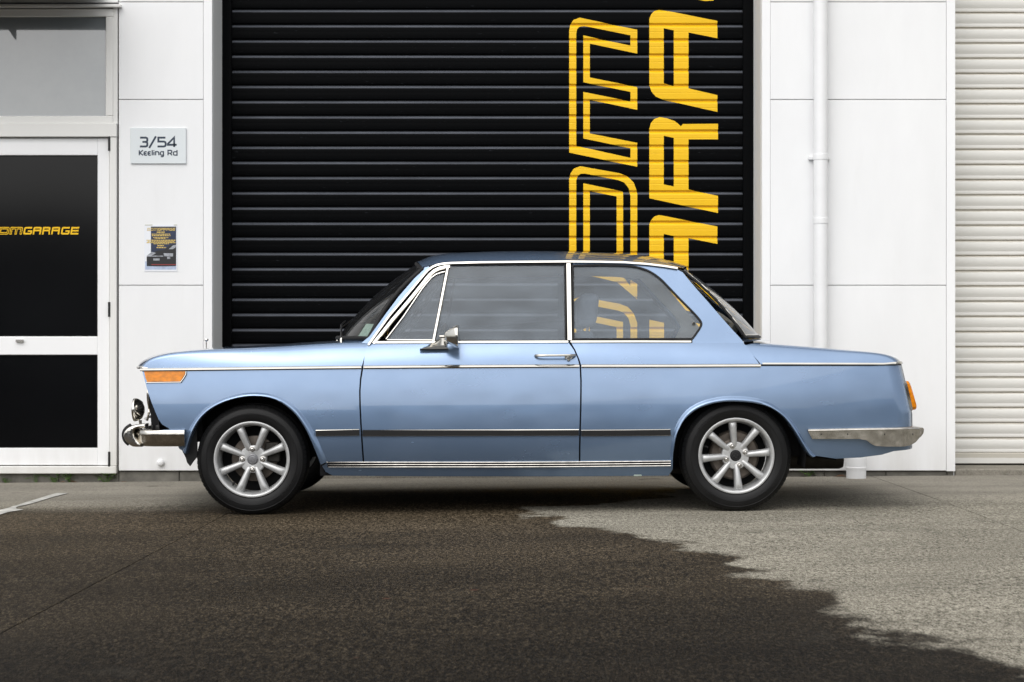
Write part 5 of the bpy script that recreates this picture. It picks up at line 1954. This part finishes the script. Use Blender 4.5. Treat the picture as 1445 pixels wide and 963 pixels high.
# ---- underside, arches, exhaust
def dk(name, a, mat=None):
    mb_ = MB()
    mb_.add(*box(*a))
    return cp(name, mb_, mat or M['dark'])
dk('floor_pan', (-0.90, 0.88, -0.70, 0.70, 0.185, 0.24))
dk('front_bulkhead', (-0.90, -0.84, -0.69, 0.69, 0.24, 0.845))
dk('engine_bay', (-1.52, -0.905, -0.50, 0.50, 0.27, 0.735))
dk('radiator_panel', (-1.78, -1.52, -0.62, 0.62, 0.36, 0.735))
dk('rear_body', (0.885, 2.02, -0.55, 0.55, 0.26, 0.735))
dk('parcel_shelf', (0.98, 1.30, -0.66, 0.66, 0.80, 0.862), M['liner'])
for s in (-1, 1):
    for xc, r_ in ((-1.246, 0.36), (1.246, 0.34)):
        n = 20
        vs2 = []
        for i in range(n + 1):
            an = math.pi * (-0.06 + (0.90 if xc < 0 else 1.12) * i / n)
            x, z = xc + r_ * math.cos(an) * 1.05, 0.275 + r_ * math.sin(an) * 1.02
            vs2 += [(x, s * 0.50, z), (x, s * 0.745, z)]
        mb = MB()
        mb.add(vs2, [[2 * i, 2 * i + 1, 2 * i + 3, 2 * i + 2] for i in range(n)], 'smooth', 60)
        cp('arch_liner', mb, M['dark'])
    # closing pieces ahead of the front and behind the rear wheel
    dk('inner_wing', (-1.66, -1.62, min(s * .5, s * .70), max(s * .5, s * .70), 0.40, 0.735))
    dk('inner_wing', (1.62, 1.66, min(s * .5, s * .72), max(s * .5, s * .72), 0.30, 0.735))
    # rubber mud flap edge in front of the near wheel
    mb = MB()
    poly = [cl(px, py, -0.70) for px, py in ((258, 636), (266, 632), (279, 606), (279, 645), (273, 652), (269, 658), (265, 653), (263, 646))]
    if s < 0:
        extrude_poly(mb, poly, s * 0.70 - 0.01, s * 0.70 + 0.01)
        cp('mud_flap', mb, M['rubber'])
    mb = MB()
    poly = [cl(px, py, -0.66) for px, py in ((1112, 600), (1150, 645), (1180, 650), (1180, 640), (1160, 600))]
    extrude_poly(mb, poly, s * 0.66 - 0.01, s * 0.66 + 0.01)
    cp('mud_flap', mb, M['dark'])
    for px in (525, 900):
        mb = MB()
        x, z = cl(px, 670.5, -0.72)
        mb.add(*bbox(x - 0.022, x + 0.022, min(s * .715, s * .735), max(s * .715, s * .735), z - 0.006, z + 0.006, b=0.004))
        cp('jacking_point', mb, M['sticker'])
mb = MB()
xm, zm = cl(1190, 652, -0.30)
mb.add(*lathe([(0.0, -0.36), (0.04, -0.355), (0.055, -0.33), (0.057, -0.02), (0.05, 0.0), (0.0, 0.004)], 20, (xm, -0.28, zm + 0.018), 'x'), 'smooth', 40)
cp('silencer', mb, M['exhaust'])
mb = MB()
mb.add(*tube([(-0.6, 0.15, 0.20), (0.6, 0.12, 0.19), (1.0, -0.05, 0.30), (1.3, -0.2, 0.32), (1.55, -0.28, 0.25)], 0.022, 8), 'smooth', 60)
cp('exhaust_pipe', mb, M['exhaust'])
mb = MB()
mb.add(*tube([(0.78, -0.55, 0.20), (1.1, -0.40, 0.17), (1.25, -0.3, 0.26)], 0.018, 8), 'smooth', 60)
mb.add(*tube([(1.246, -0.62, 0.275), (1.246, 0.62, 0.275)], 0.03, 10), 'smooth', 60)
cp('rear_axle', mb, M['exhaust'])

# ---- cabin
def seat(x, y):
    mb_ = MB()
    mb_.add(*bbox(x - 0.28, x + 0.20, y - 0.24, y + 0.24, 0.30, 0.46, b=0.05, seg=3), 'smooth', 50)
    st = cp('front_seat', mb_, M['seat'])
    mb_ = MB()
    vs2, f2 = bbox(x + 0.12, x + 0.24, y - 0.23, y + 0.23, 0.42, 0.925, b=0.045, seg=3)
    vs2 = [Vector((v_[0] + (v_[2] - 0.42) * 0.20, v_[1], v_[2])) for v_ in vs2]
    mb_.add(vs2, f2, 'smooth', 50)
    cp('seat_back', mb_, M['seat'], st)
    mb_ = MB()
    vs2, f2 = bbox(x + 0.235, x + 0.345, y - 0.13, y + 0.13, 0.945, 1.125, b=0.04, seg=3)
    vs2 = [Vector((v_[0] + (v_[2] - 0.95) * 0.12, v_[1], v_[2])) for v_ in vs2]
    mb_.add(vs2, f2, 'smooth', 50)
    cp('headrest', mb_, M['seat'], st)
    mb_ = MB()
    for dy in (-.05, .05):
        mb_.add(*tube([(x + 0.30, y + dy, 0.90), (x + 0.305, y + dy, 0.96)], 0.006, 6), 'smooth', 60)
    cp('headrest_post', mb_, M['steel'], st)
seat(0.20, -0.33)
seat(0.20, 0.33)
mb = MB()
mb.add(*bbox(0.62, 0.95, -0.58, 0.58, 0.32, 0.48, b=0.05, seg=3), 'smooth', 50)
mb.add(*bbox(0.92, 1.03, -0.58, 0.58, 0.45, 0.86, b=0.045, seg=3), 'smooth', 50)
cp('rear_bench', mb, M['seat'])
mb = MB()
mb.add(*bbox(-0.82, -0.52, -0.64, 0.64, 0.70, 0.872, b=0.03, seg=2), 'smooth', 50)
cp('dashboard', mb, M['plastic'])
mb = MB()
sw = Vector((-0.36, 0.33, 0.80))
ring = [(sw.x + 0.07 * math.sin(a) * 0.9, sw.y + 0.18 * math.cos(a), sw.z + 0.17 * math.sin(a)) for a in [2 * math.pi * i / 28 for i in range(28)]]
mb.add(*tube(ring, 0.011, 8, closed=True), 'smooth', 60)
for an in (0, math.pi, -math.pi / 2):
    mb.add(*tube([sw, (sw.x + 0.063 * math.sin(an), sw.y + 0.18 * math.cos(an), sw.z + 0.17 * math.sin(an))], 0.008, 6), 'smooth', 60)
mb.add(*tube([sw, (-0.56, 0.33, 0.72)], 0.02, 10), 'smooth', 60)
cp('steering_wheel', mb, M['plastic'])
mb = MB()
mb.add(*bbox(-0.30, -0.275, -0.11, 0.11, 1.20, 1.255, b=0.008), 'smooth', 40)
mb.add(*tube([(-0.28, 0, 1.25), (-0.30, 0, 1.295)], 0.006, 6), 'smooth', 60)
cp('rear_view_mirror', mb, M['plastic'])

# ---- wheels
def wheel(x, s, rot, nut_rot, cap_mat, rear):
    yo = s * 0.745                    # outer face
    zc_ = 0.2735
    ctr = (x, yo, zc_)
    ins = -s                          # inward direction along y
    N = 96
    # rim (the part): flange and barrel
    prof_ = [(0.1845, 0.030), (0.1945, 0.020), (0.1965, 0.012), (0.1955, 0.006), (0.190, 0.004), (0.184, 0.006), (0.179, 0.012), (0.1765, 0.020), (0.1745, 0.040), (0.171, 0.060), (0.168, 0.110), (0.176, 0.150), (0.190, 0.160)]
    mb_ = MB()
    mb_.add(*lathe(prof_, N, ctr, 'y', ins), 'smooth', 50)
    # recalc gives one sign for an open shell: make the inside of the barrel face the hub
    w = cp('wheel', mb_, M['alloy'])
    # tyre
    tp = [(0.188, 0.020), (0.1965, 0.012), (0.2005, 0.006), (0.2035, 0.0055), (0.206, 0.004), (0.216, 0.0005), (0.228, -0.001), (0.2295, -0.003), (0.2335, -0.003), (0.235, -0.001), (0.246, 0.001), (0.256, 0.005),
          (0.2575, 0.004), (0.260, 0.0055), (0.2665, 0.011), (0.273, 0.018), (0.2775, 0.026), (0.280, 0.036), (0.2815, 0.048), (0.2755, 0.0485), (0.2755, 0.0545), (0.2818, 0.055), (0.2825, 0.080), (0.2765, 0.0805), (0.2765, 0.0875), (0.2825, 0.088),
          (0.2818, 0.112), (0.2755, 0.1125), (0.2755, 0.1185), (0.2815, 0.119), (0.280, 0.132), (0.2745, 0.150), (0.258, 0.164), (0.235, 0.170), (0.205, 0.165), (0.192, 0.155)]
    tp = [(r_ if r_ < 0.206 else 0.206 + (r_ - 0.206) * 1.075, o_) for r_, o_ in tp]
    vs2, f2 = lathe(tp, N, ctr, 'y', ins)
    for v_ in vs2:
        if v_.z < -0.0105:
            v_.z = -0.0105
        # slight bulge of the loaded sidewall
        if v_.z < 0.05:
            v_.y += s * 0.004 * (1 - v_.z / 0.05)
    mb_ = MB()
    mb_.add(vs2, f2, 'smooth', 40)
    cp('tyre', mb_, M['tyre'], w)
    # shoulder tread blocks
    mb_ = MB()
    nb = 72
    for i in range(nb):
        a0 = 2 * math.pi * i / nb
        a1 = a0 + 2 * math.pi / nb * 0.72
        v3 = []
        for a_ in (a0, a1):
            for r_, o_ in ((0.2665, 0.006), (0.280, 0.0175), (0.2848, 0.026), (0.279, 0.030)):
                sk = 0.02 if o_ > 0.01 else 0
                zz = zc_ + r_ * math.sin(a_ + sk)
                v3.append((x + r_ * math.cos(a_ + sk), yo + ins * (o_ - 0.0018), max(zz, -0.010)))
        mb_.add(*orient(v3, [[0, 1, 5, 4], [1, 2, 6, 5], [2, 3, 7, 6], [0, 4, 7, 3], [0, 3, 2, 1], [4, 5, 6, 7]]))
    tb = cp('tread_blocks', mb_, M['tyre'], w)
    tb['kind'] = 'stuff'
    mb_ = MB()
    rq = random.Random(int(x * 100) + s)
    for a_c, cnt in ((-0.62, 9), (2.35, 8), (-2.2, 6)):
        for i in range(cnt):
            a_ = a_c + (i - cnt / 2) * 0.052
            wd = 0.0045 + rq.uniform(-.001, .001)
            for rr_ in ((0.228, 0.2305), (0.240, 0.2425)) if i % 2 else ((0.228, 0.2425),):
                v3 = []
                for r_ in rr_:
                    for t_ in (-wd, wd * (0.2 if i % 2 == 0 else 1)):
                        for o_ in (0.002, -0.0032):
                            v3.append((x + r_ * math.cos(a_) - t_ * math.sin(a_), yo + ins * o_, zc_ + r_ * math.sin(a_) + t_ * math.cos(a_)))
                mb_.add(*orient(v3, [[0, 1, 3, 2], [4, 6, 7, 5], [0, 4, 5, 1], [2, 3, 7, 6], [0, 2, 6, 4], [1, 5, 7, 3]]))
    cp('sidewall_moulding', mb_, M['tyre'], w)['kind'] = 'stuff'
    # hub disc
    hubp = [(0.0, 0.038), (0.034, 0.038), (0.040, 0.036), (0.066, 0.037), (0.070, 0.040), (0.072, 0.052), (0.072, 0.075)]
    mb_ = MB()
    mb_.add(*lathe(hubp, 48, ctr, 'y', ins), 'smooth', 30)
    cp('hub', mb_, M['alloy'], w)
    # spokes: rounded, tapering bars from hub to barrel
    for k in range(8):
        an = rot + k * math.pi / 4
        ca, sa = math.cos(an), math.sin(an)
        mb_ = MB()
        rows = []
        sp_prof = [(0.044, 0.0130, 0.036, 0.062), (0.060, 0.0136, 0.030, 0.062), (0.085, 0.0145, 0.0245, 0.062), (0.115, 0.0158, 0.020, 0.060), (0.145, 0.0175, 0.017, 0.058), (0.162, 0.0188, 0.017, 0.056), (0.172, 0.0201, 0.021, 0.056), (0.178, 0.0215, 0.027, 0.056)]
        v3 = []
        for r_, hw_, y0, y1 in sp_prof:
            for tang, o_ in ((-hw_ * 1.12, y1), (-hw_ * 1.05, y0 + 0.014), (-hw_ * .86, y0 + 0.006), (-hw_ * .48, y0 + 0.001), (0, y0), (hw_ * .48, y0 + 0.001), (hw_ * .86, y0 + 0.006), (hw_ * 1.05, y0 + 0.014), (hw_ * 1.12, y1)):
                v3.append((x + r_ * ca - tang * sa, yo + ins * o_, zc_ + r_ * sa + tang * ca))
        n9 = 9
        f3 = grid_faces(len(sp_prof), n9)
        f3 += [list(range(n9)), [(len(sp_prof) - 1) * n9 + j for j in range(n9)]]
        f3 += [[i * n9, (i + 1) * n9, (i + 1) * n9 + n9 - 1, i * n9 + n9 - 1] for i in range(len(sp_prof) - 1)]
        mb_.add(*orient(v3, f3), 'smooth', 50)
        cp('spoke', mb_, M['alloy'], w)
    for k in range(4):
        an = nut_rot + k * math.pi / 2
        c2 = (x + 0.0525 * math.cos(an), yo, zc_ + 0.0525 * math.sin(an))
        mb_ = MB()
        mb_.add(*lathe([(0.0, 0.019), (0.006, 0.020), (0.0098, 0.025), (0.0112, 0.031), (0.0112, 0.040)], 6, c2, 'y', ins), 'smooth', 50)
        mb_.add(*lathe([(0.0112, 0.0345), (0.0145, 0.0352), (0.0145, 0.040)], 16, c2, 'y', ins), 'smooth', 30)
        cp('wheel_nut', mb_, M['steel'], w)
    mb_ = MB()
    mb_.add(*lathe([(0.0, 0.0275), (0.018, 0.028), (0.0255, 0.030), (0.0285, 0.034), (0.029, 0.040)], 28, ctr, 'y', ins), 'smooth', 40)
    cc = cp('centre_cap', mb_, cap_mat, w)
    mb_ = MB()
    mb_.add(*lathe([(0.0195, 0.0285), (0.0205, 0.0268), (0.0222, 0.0268), (0.0232, 0.029)], 28, ctr, 'y', ins), 'smooth', 40)
    for a_ in (0.3, 1.9, 3.4, 4.9):
        mb_.add(*bbox(x + 0.009 * math.cos(a_) - 0.005, x + 0.009 * math.cos(a_) + 0.005, min(yo + ins * 0.0262, yo + ins * 0.029), max(yo + ins * 0.0262, yo + ins * 0.029), zc_ + 0.009 * math.sin(a_) - 0.003, zc_ + 0.009 * math.sin(a_) + 0.003, b=0.0008))
    cp('cap_emblem', mb_, M['emblem'] if not rear else M['plastic'], w)
    # brake behind the spokes
    mb_ = MB()
    rd = 0.118 if not rear else 0.130
    mb_.add(*lathe([(0.0, 0.085), (0.065, 0.085), (0.072, 0.095), (rd - 0.006, 0.096), (rd, 0.099), (rd, 0.112), (0.0, 0.112)] if not rear else [(0.0, 0.078), (0.075, 0.078), (0.085, 0.084), (rd - 0.012, 0.084), (rd - 0.006, 0.088), (rd, 0.096), (rd, 0.14), (0.0, 0.14)], 48, ctr, 'y', ins), 'smooth', 30)
    cp('brake_drum' if rear else 'brake_disc', mb_, M['iron'], w)
    if not rear:
        mb_ = MB()
        yy0, yy1 = sorted((yo + ins * 0.075, yo + ins * 0.13))
        mb_.add(*bbox(x + 0.055, x + 0.135, yy0, yy1, zc_ - 0.02, zc_ + 0.085, b=0.012, seg=2), 'smooth', 40)
        cp('brake_caliper', mb_, M['exhaust'], w)
    a_ = R(232) if not rear else R(163)
    mb_ = MB()
    p0 = Vector((x + 0.168 * math.cos(a_), yo + ins * 0.045, zc_ + 0.168 * math.sin(a_)))
    p1 = Vector((x + 0.150 * math.cos(a_), yo + ins * 0.030, zc_ + 0.150 * math.sin(a_)))
    mb_.add(*tube([p0, p1], 0.0055, 8), 'smooth', 40)
    cp('valve', mb_, M['rubber'], w)
    # dark inner face closing the barrel
    mb_ = MB()
    mb_.add(*lathe([(0.0, 0.150), (0.172, 0.150)], 32, ctr, 'y', ins))
    cp('backing_plate', mb_, M['dark'], w)
    return w
wheel(-1.246, -1, R(22), R(0), M['emblem'], False)
wheel(1.246, -1, R(5), R(19), M['rubber'], True)
wheel(-1.246, 1, R(10), R(30), M['emblem'], False)
wheel(1.246, 1, R(31), R(50), M['plastic'], True)
